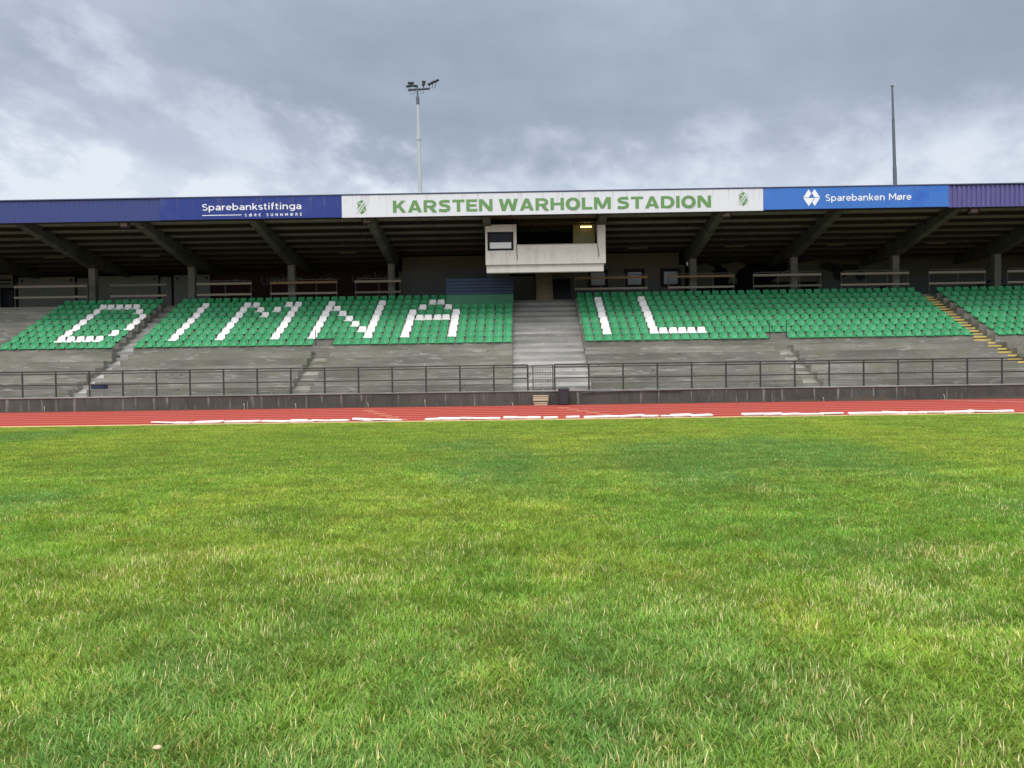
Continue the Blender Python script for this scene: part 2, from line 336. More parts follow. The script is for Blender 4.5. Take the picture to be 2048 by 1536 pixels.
def grass_mat():
    m = bpy.data.materials.new('grass_blades'); m.use_nodes = True; g = NT(m.node_tree)
    a = g.n('ShaderNodeAttribute', attribute_name='tint')
    b = g.n('ShaderNodeBsdfPrincipled'); g.put(b.inputs['Base Color'], a.outputs['Color']); b.inputs['Roughness'].default_value = 0.6; b.inputs['Specular IOR Level'].default_value = 0.10
    t = g.n('ShaderNodeBsdfTranslucent'); g.put(t.inputs['Color'], g.mix(1.0, a.outputs['Color'], (1.25, 1.15, 0.6), 'MULTIPLY'))
    x = g.n('ShaderNodeMixShader'); x.inputs[0].default_value = 0.35
    g.t.links.new(b.outputs[0], x.inputs[1]); g.t.links.new(t.outputs[0], x.inputs[2])
    o = g.n('ShaderNodeOutputMaterial'); g.t.links.new(x.outputs[0], o.inputs[0]); return m
M['grass'] = grass_mat()

# ------------------------------------------------------------------ lettering, drawn stroke by stroke
def arc(cx, cy, rx, ry, a0, a1, n=14): return [(cx+rx*math.cos(R(a0+(a1-a0)*i/n)), cy+ry*math.sin(R(a0+(a1-a0)*i/n))) for i in range(n+1)]
def ribbon(pts, w):
    """outline quads of a thick line"""
    P = [Vector(p) for p in pts]; L = []; m = len(P)
    for i, p in enumerate(P):
        a = (p-P[i-1]).normalized() if i else (P[1]-p).normalized(); c = (P[i+1]-p).normalized() if i < m-1 else a
        t = (a+c).normalized(); nrm = Vector((-t.y, t.x)); k = w/2/max(.5, abs(t.dot(a))); L.append((p+nrm*k, p-nrm*k))
    return [[L[i][1], L[i+1][1], L[i+1][0], L[i][0]] for i in range(m-1)]
def box2(x0, x1, y0, y1): return [(x0, y0), (x1, y0), (x1, y1), (x0, y1)]
O_ = arc(.34, .36, .27, .29, 0, 360, 22)
THIN = {   # (advance, strokes) with capitals 1 high and small letters .72 high
 'S': (.66, [arc(.34, .73, .25, .21, 35, 180, 9)+[(.13, .62), (.34, .515), (.55, .41)]+arc(.34, .275, .25, .21, 40, -150, 11)]),
 'M': (.98, [[(.08, 0), (.08, 1)], [(.10, .97), (.49, .33), (.88, .97)], [(.90, 0), (.90, 1)]]),
 'D': (.82, [[(.08, 0), (.08, 1)], [(.08, .94), (.34, .94)]+arc(.34, .5, .38, .44, 90, -90, 14)+[(.08, .06)]]),
 'I': (.24, [[(.12, 0), (.12, 1)]]),
 'A': (.86, [[(.04, 0), (.43, .98), (.82, 0)], [(.17, .29), (.69, .29)]]),
 'R': (.72, [[(.08, 0), (.08, 1)], [(.08, .94), (.36, .94)]+arc(.36, .68, .24, .26, 90, -90, 10)+[(.08, .42)], [(.36, .42), (.64, 0)]]),
 'E': (.62, [[(.08, 0), (.08, 1)], [(.08, .94), (.56, .94)], [(.08, .51), (.50, .51)], [(.08, .06), (.57, .06)]]),
 'U': (.78, [[(.08, 1), (.08, .36)]+arc(.38, .36, .30, .30, 180, 360, 12)+[(.68, 1)]]),
 'N': (.82, [[(.08, 0), (.08, 1)], [(.10, .95), (.70, .05)], [(.72, 0), (.72, 1)]]),
 'Ø': (.98, [arc(.48, .5, .40, .44, 0, 360, 24), [(.14, -.02), (.82, 1.02)]]),
 'o': (.68, [O_]), 'ø': (.68, [O_, [(.08, -.02), (.60, .74)]]),
 'p': (.70, [O_, [(.08, .72), (.08, -.27)]]), 'b': (.70, [O_, [(.08, 1.06), (.08, 0)]]),
 'g': (.70, [O_, [(.61, .72), (.61, .02)]+arc(.36, .02, .25, .22, 0, -150, 9)]),
 'a': (.62, [arc(.28, .21, .21, .155, 0, 360, 16), [(.52, 0), (.52, .44)]+arc(.30, .44, .22, .22, 0, 150, 9)]),
 'r': (.36, [[(.08, 0), (.08, .72)], [(.10, .42)]+arc(.34, .42, .22, .24, 160, 85, 5)]),
 'e': (.66, [[(.08, .36), (.60, .36)]+arc(.34, .36, .265, .29, 8, 318, 18)]),
 'n': (.66, [[(.08, 0), (.08, .72)], [(.10, .40)]+arc(.33, .42, .23, .24, 170, 0, 10)+[(.56, 0)]]),
 'm': (1.0, [[(.08, 0), (.08, .72)], [(.10, .40)]+arc(.29, .44, .20, .22, 170, 0, 9)+[(.49, 0)], [(.51, .40)]+arc(.70, .44, .20, .22, 170, 0, 9)+[(.90, 0)]]),
 'u': (.66, [[(.08, .72), (.08, .30)]+arc(.32, .30, .24, .24, 180, 360, 10)+[(.56, .72)], [(.57, .35), (.57, 0)]]),
 'k': (.58, [[(.08, 0), (.08, 1.06)], [(.10, .26), (.50, .70)], [(.24, .40), (.54, 0)]]),
 's': (.52, [arc(.27, .53, .19, .14, 35, 180, 7)+[(.12, .43), (.27, .365), (.42, .30)]+arc(.27, .19, .19, .14, 40, -150, 8)]),
 't': (.40, [[(.16, .92), (.16, .20)]+arc(.30, .20, .14, .15, 180, 290, 6), [(.02, .66), (.37, .66)]]),
 'f': (.38, [[(.15, 0), (.15, .82)]+arc(.31, .82, .16, .18, 180, 75, 6), [(.02, .66), (.36, .66)]]),
 'i': (.24, [[(.12, 0), (.12, .72)], [(.12, .89), (.12, 1.03)]]),
 ' ': (.34, []),
}
def strip(outer, inner): return [[outer[i], outer[i+1], inner[i+1], inner[i]] for i in range(len(outer)-1)]
ST = box2(0, .27, 0, 1)
HEAVY = {
 'K': (1.03, [ST, [(.27, .33), (.58, .56), (.99, 1), (.66, 1), (.27, .57)], [(.37, .50), (.60, .60), (1.03, 0), (.70, 0)]]),
 'A': (1.10, [[(0, 0), (.30, 0), (.66, 1), (.40, 1)], [(.80, 0), (1.10, 0), (.70, 1), (.44, 1)], [(.27, .18), (.83, .18), (.77, .37), (.33, .37)]]),
 'R': (1.03, [ST, box2(.27, .60, .80, 1), box2(.27, .60, .36, .55)]+strip(arc(.60, .68, .39, .32, 90, -90), arc(.60, .675, .13, .125, 90, -90))+[[(.42, .37), (.72, .42), (1.03, 0), (.71, 0)]]),
 'S': (.95, ribbon([(.88, .85), (.66, .885), (.40, .89), (.20, .84), (.145, .74), (.20, .63), (.36, .565), (.60, .515), (.75, .45), (.81, .34), (.77, .20), (.60, .125), (.36, .11), (.04, .155)], .225)),
 'T': (.95, [box2(0, .95, .79, 1), box2(.34, .61, 0, .79)]),
 'E': (.86, [ST, box2(.27, .84, .79, 1), box2(.27, .79, .40, .60), box2(.27, .86, 0, .21)]),
 'N': (1.05, [box2(0, .25, 0, 1), box2(.80, 1.05, 0, 1), [(.25, .62), (.74, 0), (.80, 0), (.80, .38), (.31, 1), (.25, 1)]]),
 'W': (1.50, [[(.24, 0), (.53, 0), (.29, 1), (0, 1)], [(.25, 0), (.53, 0), (.86, 1), (.62, 1)], [(.97, 0), (1.25, 0), (.88, 1), (.64, 1)], [(.97, 0), (1.26, 0), (1.50, 1), (1.21, 1)]]),
 'H': (1.05, [ST, box2(.78, 1.05, 0, 1), box2(.27, .78, .40, .61)]),
 'O': (1.12, strip(arc(.56, .5, .56, .515, 0, 360, 28), arc(.56, .5, .275, .295, 0, 360, 28))),
 'L': (.82, [ST, box2(.27, .82, 0, .21)]),
 'M': (1.30, [box2(0, .25, 0, 1), box2(1.05, 1.30, 0, 1), [(.25, .56), (.53, .06), (.65, .06), (.65, .34), (.36, 1), (.25, 1)], [(1.05, .56), (1.05, 1), (.94, 1), (.65, .34), (.65, .06), (.77, .06)]]),
 'D': (1.05, [ST, box2(.27, .52, .79, 1), box2(.27, .52, 0, .21)]+strip(arc(.52, .5, .53, .5, 90, -90), arc(.52, .5, .255, .29, 90, -90))),
 'I': (.27, [ST]), ' ': (.22, []),
}
def text_mesh(name, body, m, parent, x0, x1, zb, zcap, y, sw=.13, gap=.0, heavy=False, ext=0.008):
    """raised lettering facing -y; x0..x1 wide, capitals from zb to zcap"""
    font = HEAVY if heavy else THIN; pen = 0.0; polys = []
    for ch in body:
        adv, strokes = font[ch]; k = 0
        for st_ in strokes:
            quads = [st_] if heavy else ribbon(st_, sw)
            for q in quads: polys.append(([(pen+p[0], p[1]) for p in q], k))
            k += 1
        pen += adv+(.13 if heavy else .10+gap)
    xs = [p[0] for q, k in polys for p in q]; xa, xb = min(xs), max(xs); sx = (x1-x0)/(xb-xa); sz = zcap-zb
    b = MB()
    for q, k in polys:
        pts = [(x0+(p[0]-xa)*sx, zb+p[1]*sz) for p in q]
        ar = sum(pts[i][0]*pts[(i+1) % len(pts)][1]-pts[(i+1) % len(pts)][0]*pts[i][1] for i in range(len(pts)))
        b.prism_y(pts if ar > 0 else pts[::-1], y-ext-.0012*k, y)       # crossing strokes lie a hair apart
    return b.build(name, m, parent)

# ================================================================== GROUND
g_ = MB(); g_.add([(-300, -200, 0), (300, -200, 0), (300, 500, 0), (-300, 500, 0)], [(0, 1, 2, 3)])
tag(g_.build('ground', M['ground']), kind='structure')
TY0, TY1 = 24.15, 34.0
t_ = MB(); t_.box(-90, 90, TY0, TY1+0.3, -0.05, 0.012)
track = tag(t_.build('running_track', M['track']), kind='structure')
l_ = MB()
for i in range(8):
    y = TY0+0.22+1.22*i
    l_.box(-90, 90, y-0.025, y+0.025, 0.0125, 0.016)
l_.add([(18.2, 33.7, 0.0185), (18.4, 33.7, 0.0185), (21.4, 28.6, 0.0185), (21.2, 28.6, 0.0185)], [(3, 2, 1, 0)])
l_.build('lane_line', M['line'], track)
l_ = MB()
for i in range(6):
    for x in (2.9-0.28*i, -4.2-0.45*i): l_.box(x, x+0.45, TY0+1.0+1.22*i, TY0+1.06+1.22*i, 0.0125, 0.0175)
l_.build('stagger_mark', M['linemark'], track)
e_ = MB(); e_.box(-90, 90, TY0-0.09, TY0-0.003, -0.05, 0.03, 0.01)
tag(e_.build('track_edge_strip', M['edge']), kind='structure')
s_ = MB()                                               # soil washed up against the wall foot
for x0, x1, h in ((11.2, 13.4, .10), (13.7, 16.8, .17), (19.0, 24.0, .10), (17.0, 19.0, .04), (-24, -20, .05), (-19.5, -11, .035), (-10, -0.5, .03), (2.4, 8, .03), (8, 11, .05)):
    n = 24; vs = []
    for i in range(n+1):
        t = i/n; x = x0+(x1-x0)*t; hh = max(0.006, h*math.sin(math.pi*t)**.7*(0.75+0.5*random.random()))
        vs += [(x, 33.98-0.12-hh*1.2, 0.013), (x, 33.99-0.05, 0.013+hh*0.8), (x, 33.995, 0.013+hh)]
    s_.add(vs, [(3*i+k, 3*i+3+k, 3*i+4+k, 3*i+1+k) for i in range(n) for k in (0, 1)])
tag(s_.build('soil_bank', M['soil'], smooth=True), kind='structure')

# ================================================================== GRANDSTAND
stand = empty('grandstand', (0, 34, 0), 'long concrete grandstand with a dark roof on cantilever beams behind the running track', 'grandstand')
class SB(MB):
    """a part of the stand, written in world coordinates"""
    def build(s, name, m, parent=None, smooth=False, label=None):
        par = parent or stand
        wl = par.location if par.parent is None else par.parent.location
        s.v = [(x-wl[0], y-wl[1], z-wl[2]) for x, y, z in s.v]
        o = MB.build(s, name, m, par, smooth)
        if label: o['label'] = label
        return o
H1 = 0.3329; ROWR = 0.335; ROWD = 0.68
EDGE = [(34.7, .64+H1), (35.45, .64+2*H1), (36.2, .64+3*H1), (36.95, .64+4*H1), (37.72, .64+5*H1), (38.5, .64+6*H1), (39.3, 2.97)]
for r_ in range(1, 9): EDGE.append((39.3+ROWD*r_, 2.97+ROWR*r_))
YT, ZT = 39.3+ROWD*9, 5.66          # the walkway behind the last row
def profile(k0=0, k1=len(EDGE), step=False, top=True):
    """outline (y, z) of the steps k0..k1-1; step=True is the sunken stair with two treads to each row"""
    pts = []; zprev = 0.64 if k0 == 0 else EDGE[k0-1][1]
    y0 = 34.06 if k0 == 0 else EDGE[k0][0]
    if k0 == 0: pts += [(34.06, 0.0), (34.06, 0.62)]
    for k in range(k0, k1):
        yk, zk = EDGE[k]; yn = EDGE[k+1][0] if k+1 < len(EDGE) else YT
        if not step:
            pts += [(yk, zprev if k > k0 or k0 == 0 else 0.0), (yk, zk)]
        else:
            zm = zprev+(zk-zprev)/2; ym = (yk+yn)/2
            if k == k0 and k0: pts += [(yk, 0.0), (yk, zprev)]
            pts += [(ym, zprev), (ym, zm)]
            if k+1 < k1 or top: pts += [(yn, zm)]
        zprev = zk
    yend = EDGE[k1][0] if k1 < len(EDGE) else YT
    if not step: pts += [(yend, zprev)]
    elif pts[-1][0] < yend: pts += [(yend, pts[-1][1])]
    pts += [(yend, -0.3), (34.06 if k0 == 0 else EDGE[k0][0], -0.3)]
    out = [pts[0]]
    for p in pts[1:]:
        if abs(p[0]-out[-1][0])+abs(p[1]-out[-1][1]) > 1e-6: out.append(p)
    return out[::-1] if True else out
XL, XR = -37.0, 39.0
AL0, AL1 = -20.93, -19.86; CS0, CS1 = -0.40, 3.24; AR0, AR1 = 22.96, 24.06
N0, N1, N2, N3 = -10.50, -9.54, 12.66, 13.60
LO = 6
b = SB()
upper = [(XL, AL0), (AL1, CS0), (CS1, AR0), (AR1, XR)]
for x0, x1 in upper: b.prism_x(profile(LO), x0, x1)
lower = [(XL, -20.55), (-19.72, N0), (N1, CS0), (CS1, N2), (N3, 23.2), (24.15, XR)]
for x0, x1 in lower: b.prism_x(profile(0, LO), x0, x1)
b.box(XL, XR, YT, 50.5, 5.2, ZT)
b.build('terrace', M['terrace'])
b = SB(); b.prism_x(profile(step=True), CS0, CS1); b.build('stair_flight', M['stair'], label='wide grey central stair flight between the two seat blocks')
b = SB(); b.prism_x(profile(LO, step=True), AL0, AL1); b.prism_x(profile(0, LO, step=True), -20.55, -19.72)
b.build('aisle_stair', M['stair'], label='narrow unpainted aisle stair at the left')
b = SB(); b.prism_x(profile(LO, step=True), AR0, AR1); b.prism_x(profile(0, LO, step=True), 23.2, 24.15)
yst = b.build('aisle_stair', M['terrace'], label='aisle stair with yellow painted nosings at the right')
b = SB()                                               # painted nosings
for k in range(1, len(EDGE)):
    yk, zk = EDGE[k]; zp = EDGE[k-1][1]; yn = EDGE[k+1][0] if k+1 < len(EDGE) else YT
    x0, x1 = (23.2, 24.15) if k < LO else (AR0, AR1)
    for y, z in ((yk, zp), ((yk+yn)/2, zp+(zk-zp)/2)):
        if k < 3: continue
        b.box(x0+.03, x1-.03, y-.004, y+.10, z-0.075, z+.004)
b.build('nosing_paint', M['yellowpaint'], yst)
for r_ in range(2, 8):                                 # old yellow paint left between the seats
    for x in (8.02, 8.51):
        b = SB(); b.box(x-.09, x+.09, 39.3+ROWD*r_-.004, 39.3+ROWD*r_+.12, 2.97+ROWR*r_-.16, 2.97+ROWR*r_+.004); b.build('paint_patch', M['yellowpaint'])
for x0, x1 in ((N0, N1), (N2, N3)):
    b = SB(); b.prism_x(profile(0, LO, step=True), x0, x1); b.build('lower_steps', M['terrace'])
b = SB(); b.box(XL, XR, 34.0, 34.055, -0.05, 0.60); b.box(XL, XR, 33.985, 34.0, -0.05, 0.10); b.build('front_wall', M['wall'])
b = SB(); b.box(XL, XR, 33.965, 34.30, 0.60, 0.655, 0.008)
for i in range(-25, 24): b.box(1.0+1.51*i-.02, 1.0+1.51*i+.02, 34.02, 34.07, 0.65, 0.73)
b.build('coping', M['coping'])

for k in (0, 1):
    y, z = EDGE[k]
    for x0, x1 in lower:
        b = SB(); b.box(x0+.02, x1-.02, y-.006, y+.06, z-.028, z+.003); b.build('pale_edge', M['coping'])  # thin pale strips along the edges of the two lowest treads

# roof
RX0, RX1, RY0, RY1 = -38.0, 40.0, 39.52, 51.0
def zroof(y): return 9.78-0.12*(y-39.5)
b = SB(); per = 0.21; amp = 0.035; xs = []; x = RX0
while x < RX1:
    xs += [(x, 0), (x+per*.3, 0), (x+per*.42, amp), (x+per*.88, amp)]; x += per
vs = []; n = len(xs)
for y in (RY0, RY1):
    for dz in (0, 0.006): vs += [(x, y, zroof(y)+h+dz) for x, h in xs]
fs = []
for i in range(n-1):
    fs += [(i, 2*n+i, 2*n+i+1, i+1), (n+i, n+i+1, 3*n+i+1, 3*n+i), (i, i+1, n+i+1, n+i), (2*n+i, 3*n+i, 3*n+i+1, 2*n+i+1)]
b.add(vs, fs); b.build('roof_sheet', M['roof'])
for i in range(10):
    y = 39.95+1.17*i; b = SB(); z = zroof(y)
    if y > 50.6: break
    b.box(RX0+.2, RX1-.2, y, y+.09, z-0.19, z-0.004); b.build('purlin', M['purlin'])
CX = [-25.70+6.01*i for i in range(-2, 11)]
for x in CX:
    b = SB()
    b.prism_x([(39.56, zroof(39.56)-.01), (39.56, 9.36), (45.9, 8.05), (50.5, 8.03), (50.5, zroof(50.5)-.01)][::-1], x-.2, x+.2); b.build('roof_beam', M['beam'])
    if -3 < x < 5: continue
    b = SB(); b.box(x-.2, x+.2, 46.1, 46.5, ZT-.02, 8.06, 0.015); b.build('column', M['column'])
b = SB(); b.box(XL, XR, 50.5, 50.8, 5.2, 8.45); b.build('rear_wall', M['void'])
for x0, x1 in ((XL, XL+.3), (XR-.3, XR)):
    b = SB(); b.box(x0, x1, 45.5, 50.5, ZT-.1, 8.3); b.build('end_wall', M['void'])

# fascia cladding left and right of the signs, with a trim above
FZ0, FZ1 = 9.47, 10.56
def ribs(x0, x1, dep=.045):
    b = SB(); per = 0.24; x = x0; pts = []
    while x < x1-1e-6:
        for fx, dy in ((0, .0), (.5, .0), (.6, dep), (.9, dep)):
            if x+per*fx < x1: pts.append((x+per*fx, 39.30+dy))
        x += per
    pts.append((x1, 39.30)); n = len(pts)
    vs = [(x, y, FZ0) for x, y in pts]+[(x, y, FZ1) for x, y in pts]+[(x, y+.012, FZ0) for x, y in pts]+[(x, y+.012, FZ1) for x, y in pts]
    fs = []
    for i in range(n-1): fs += [(i, i+1, n+i+1, n+i), (2*n+i, 3*n+i, 3*n+i+1, 2*n+i+1), (i, 2*n+i, 2*n+i+1, i+1), (n+i, n+i+1, 3*n+i+1, 3*n+i)]
    return b.add(vs, fs)
ribs(RX0, -18.32, .012).build('fascia_cladding', M['clad_left'], label='ribbed purple blue fascia cladding at the left end')
ribs(21.72, RX1).build('fascia_cladding', M['clad'], label='ribbed purple fascia cladding at the right end')
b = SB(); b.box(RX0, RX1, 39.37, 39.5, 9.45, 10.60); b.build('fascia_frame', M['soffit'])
b = SB(); b.box(RX0, RX1, 39.24, 39.56, 10.58, 10.645, 0.012); b.build('roof_edge_trim', M['trim'])
b = SB(); b.add([(RX0, 39.55, 10.60), (RX1, 39.55, 10.60), (RX1, 51.2, 8.62), (RX0, 51.2, 8.62)], [(0, 1, 2, 3)])
b.build('roof_top', M['rooftop'])

# central building under the roof, with doors and windows
b = SB(); b.box(-7.2, 9.8, 47.5, 50.5, ZT-.1, 8.62); b.box(-7.44, -7.2, 47.52, 50.5, ZT-.1, 7.74); b.box(9.8, 10.17, 47.52, 50.5, ZT-.1, 7.87)
cw = b.build('clubroom_wall', M['backwall'])
for a in ((-7.2, -0.5, 7.75), (3.3, 9.8, 7.0)):
    b = SB(); b.box(a[0], a[1], 47.47, 47.5, ZT, a[2]); b.build('wall_panelling', M['greywall'], cw)
for x0, x1 in ((4.2, 5.44), (6.45, 7.68), (8.66, 9.9)):
    b = SB(); z0, z1 = 6.52, 7.66
    for a in ((x0, x1, z1-.2, z1), (x0, x1, z0, z0+.17), (x0, x0+.2, z0+.17, z1-.2), (x1-.2, x1, z0+.17, z1-.2)):
        b.box(a[0], a[1], 47.40, 47.46, a[2], a[3])
    w_ = b.build('window', M['dark']); w_['label'] = 'square window with broad black surround'
    b = SB(); b.box(x0+.2, x1-.2, 47.43, 47.46, z0+.17, z1-.2); b.build('pane', M['pane'], w_)
b = SB(); b.box(-.48, .92, 47.42, 47.49, ZT, 7.32, 0.01); b.build('door', M['greywall'], label='wide plain grey door left of the wooden ladder stair')
b = SB(); b.box(-.55, 1.0, 47.40, 47.48, 7.33, 7.56); b.build('lintel', M['dark'])
b = SB(); b.box(2.05, 3.12, 47.42, 47.49, ZT+.25, 7.12); b.build('door', M['glassdark'], label='dark glazed door under a pale lintel')
b = SB(); b.box(1.98, 3.22, 47.40, 47.49, 7.13, 7.25); b.box(3.13, 3.25, 47.40, 47.49, ZT, 7.12); b.box(1.98, 3.12, 47.4, 47.49, ZT, ZT+.24); b.build('door_frame', M['greywall'])
b = SB()                                               # steep wooden ladder stair up to the commentary box
for i in range(9):
    z = ZT+0.02+i*.2; y = 45.55+i*.13
    b.box(1.05, 1.92, y, y+.20, z+.13, z+.17); b.box(1.06, 1.91, y+.12, y+.14, z-.04, z+.128)
ls = b.build('ladder_stair', M['wood'], label='steep beige wooden ladder stair below the commentary box')
b = SB()
for x in (0.99, 1.93): b.prism_x([(45.5, ZT), (45.75, ZT), (46.95, ZT+1.95), (46.7, ZT+1.95)], x, x+.045)
b.build('stringer', M['wood'])

# commentary box
b = SB(); YB = 40.6
b.box(-1.76, -.12, YB, YB+.14, 7.12, 7.86); b.box(-1.76, -.12, YB, YB+.14, 8.84, 9.22); b.box(-1.76, -1.65, YB, YB+.14, 7.86, 8.84); b.box(-.28, -.12, YB, YB+.14, 7.86, 8.84)
cb = b.build('commentary_box', M['render'], label='pale rendered commentary box hung under the roof above the stairs')
b = SB(); b.box(4.13, 4.55, YB, YB+.35, 7.12, 9.12); b.build('pier', M['render'], cb)
b = SB(); b.box(-.12, 4.13, YB+.003, YB+.15, 7.12, 8.13); b.build('parapet', M['render'], cb)
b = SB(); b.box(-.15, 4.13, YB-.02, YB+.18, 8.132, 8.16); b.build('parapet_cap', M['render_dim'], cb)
b = SB(); b.box(-1.72, 4.45, YB+.12, YB+.5, 6.72, 7.118); b.build('edge_beam', M['render'], cb)
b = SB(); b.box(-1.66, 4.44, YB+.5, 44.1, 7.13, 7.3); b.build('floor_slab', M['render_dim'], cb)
for a in ((-1.76, -1.66, YB+.14, 9.15), (4.45, 4.55, YB+.35, 8.9)):
    b = SB(); b.box(a[0], a[1], a[2], 44.1, 7.12, a[3]-.35); b.build('side_wall', M['render'], cb)
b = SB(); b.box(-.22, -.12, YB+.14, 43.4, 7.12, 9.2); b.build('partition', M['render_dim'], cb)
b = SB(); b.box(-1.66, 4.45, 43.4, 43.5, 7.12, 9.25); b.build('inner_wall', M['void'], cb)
b = SB(); b.box(2.95, 4.12, 41.98, 42.1, 7.12, 9.42); b.build('ochre_wall', M['yellow_render'], cb)
b = SB()
for a in ((-1.64, -.29, 8.76, 8.83), (-1.64, -.29, 7.87, 7.95), (-1.64, -1.55, 7.95, 8.76), (-.38, -.29, 7.95, 8.76)): b.box(a[0], a[1], YB-.015, YB+.06, a[2], a[3])
b.build('window_frame', M['dark'], cb)
b = SB(); b.box(-1.55, -.38, YB+.04, YB+.05, 7.95, 8.76); b.build('window_pane', M['glassdark'], cb)
b = SB(); b.box(-1.53, -.40, YB+.012, YB+.034, 7.97, 8.29, .004); b.build('pale_panel', M['pale_panel'], cb)  # plain pale panel across the lower part of the window
for x, z0, z1, dx in ((-.11, 7.36, 8.14, .02), (4.13, 7.42, 8.95, .06)):
    b = SB(); b.tube([(x-dx, YB-.03, z1), (x-dx*.6, YB-.03, (z0+z1)/2+.1), (x+dx, YB-.03, z0+.1), (x+dx*.2, YB-.03, z0)], .016, 6); b.build('cable', M['cable'], cb)
lamp = empty('wall_lamp', (3.65, 41.95, 9.27), 'small lit lamp glowing warm on the ochre wall inside the commentary box', 'lamp')
b = MB(); b.box(-.34, .34, -.02, .028, -.07, .07, .01); b.build('housing', M['tube'], lamp)
b = MB(); b.tube([(-.3, -.06, 0), (.3, -.06, 0)], .045, 10); b.build('tube', M['lit'], lamp)

# rear wall: white panels and doors at the left, painted wall at the right
YW = 50.47
for x0, x1 in ((-33.0, -29.25), (-28.2, -23.75), (-22.7, -20.30)):
    b = SB(); b.box(x0, x1, YW-.03, YW+.02, ZT, 8.12, .006); p_ = b.build('wall_panel', M['panel'])
    for xx in (x0+.2, x1-.28):
        b = SB(); b.box(xx, xx+.12, YW-.06, YW-.031, 7.83, 7.97); b.build('bracket', M['dark'], p_)
b = SB(); b.box(-33.3, -33.05, YW-.05, YW+.02, ZT, 8.3); b.build('wall_post', M['dark'])
b = SB(); b.box(-29.22, -29.1, YW-.05, YW+.02, ZT, 8.14); b.box(-29.1, -28.25, YW-.05, YW+.02, 8.02, 8.14); b.box(-28.36, -28.24, YW-.05, YW+.02, ZT, 8.0)
b.build('door_surround', M['dark'])
b = SB(); b.box(-23.72, -23.6, YW-.05, YW+.02, ZT, 8.1); b.box(-23.6, -22.86, YW-.05, YW+.02, 8.02, 8.1); b.box(-22.86, -22.74, YW-.05, YW+.02, ZT, 8.1); b.build('door_surround', M['dark'])
b = SB(); b.box(-29.08, -28.38, YW-.02, YW+.02, ZT, 8.0); b.build('door', M['door'], label='pale door at the far left of the rear wall')
b = SB(); b.box(-23.58, -22.88, YW-.02, YW+.02, ZT, 8.0); b.build('door', M['door'], label='pale door behind the left aisle')
b = SB(); b.box(19.4, XR-.4, YW-.03, YW+.02, ZT, 9.0-.52); pw = b.build('painted_wall', M['backwall'], label='beige upper wall at the right of the rear')
b = SB(); b.box(19.42, XR-.42, YW-.05, YW-.032, ZT, 7.15); b.build('dado', M['greywall'], pw)
rr = random.Random(3)
def blob(bld, x, z, rx, rz, y, k=14, j=.25):
    pts = [(x+rx*math.cos(2*math.pi*i/k)*(1+rr.uniform(-j, j)), z+rz*math.sin(2*math.pi*i/k)*(1+rr.uniform(-j, j))) for i in range(k)]
    bld.prism_y(pts, y-.004, y)
def figure(lb, *shapes):
    m_ = SB()
    for k, sh in enumerate(shapes):
        if len(sh) == 4 and not hasattr(sh[0], '__len__'): blob(m_, *sh, YW-.014-.002*k)
        else: m_.prism_y(sh, YW-.012-.002*k, YW-.005-.002*k)
    m_.build('mural_figure', M['mural_pale'], label=lb)
figure('dim pale square shape painted on the dark wall', [(11.3, 6.9), (12.6, 6.9), (12.6, 8.2), (11.3, 8.2)], (12.0, 8.0, .8, .3))
figure('dim mushroom shaped figure painted on the dark wall', [(13.6, 7.0), (14.2, 7.0), (14.1, 7.6), (14.6, 8.2), (13.3, 8.2), (13.7, 7.6)], (13.95, 8.15, .75, .22))
figure('dim sloping shape painted beside the beige wall', [(16.4, 7.05), (19.4, 7.05), (19.4, 8.45), (18.2, 8.3), (17.2, 7.7)])
for x, z, rx, rz in ((20.0, 8.0, .5, .35), (20.8, 7.6, .4, .5), (21.5, 7.9, .6, .3), (22.2, 7.4, .3, .4)):
    m_ = SB(); blob(m_, x, z, rx, rz, YW-.06, j=.4); m_.build('painted_leaf', M['mural_dark'], pw)
for pts in ([(28.2, 6.15), (28.7, 6.55), (29.6, 6.5), (30.2, 6.75), (30.9, 7.1)], [(29.3, 6.2), (29.8, 6.55), (30.7, 6.25)], [(30.4, 6.2), (31.0, 6.6), (31.8, 6.5), (32.2, 6.15)], [(29.6, 6.75), (30.4, 6.55), (31.3, 6.9)], [(24.0, 6.3), (24.4, 6.5), (24.8, 6.85)], [(22.9, 6.1), (23.2, 6.45), (23.9, 6.75)]):
    m_ = SB(); m_.tube([(x, YW-.075, z) for x, z in pts], .05, 6, .1); m_.build('painted_branch', M['mural_dark'], pw)

# ================================================================== SIGNS
def sign(name, label, x0, x1, z0, z1, m):
    o = empty(name, ((x0+x1)/2, 39.29, z0), label, 'sign', 'sign boards along the roof fascia')
    b = MB(); b.box(x0-(x0+x1)/2, (x1-x0)/2, -.02, .05, 0, z1-z0, .004); b.build('panel', m, o)
    return o, (x0+x1)/2, z0
def on(o, cx, z0, bld, name, m):
    bld.v = [(x-cx, y-39.29, z-z0) for x, y, z in bld.v]; return bld.build(name, m, o)
def lettering(o, cx, z0, *a, **k):
    return text_mesh('lettering', a[0], a[1], o, a[2]-cx, a[3]-cx, a[4]-z0, a[5]-z0, -.021, **k)
# deep blue
o, cx, z0 = sign('sign_board', 'deep blue fascia sign with white lettering above a thin white rule', -18.31, -9.0, 9.475, 10.575, M['blue'])
lettering(o, cx, z0, 'Sparebankstiftinga', M['letter_white'], -16.13, -11.03, 9.93, 10.26, sw=.135)
lettering(o, cx, z0, 'SØRE SUNNMØRE', M['letter_white'], -13.95, -11.04, 9.60, 9.73, sw=.2, gap=.75)
on(o, cx, z0, MB().box(-16.13, -14.12, 39.262, 39.268, 9.665, 9.70), 'rule', M['letter_white'])
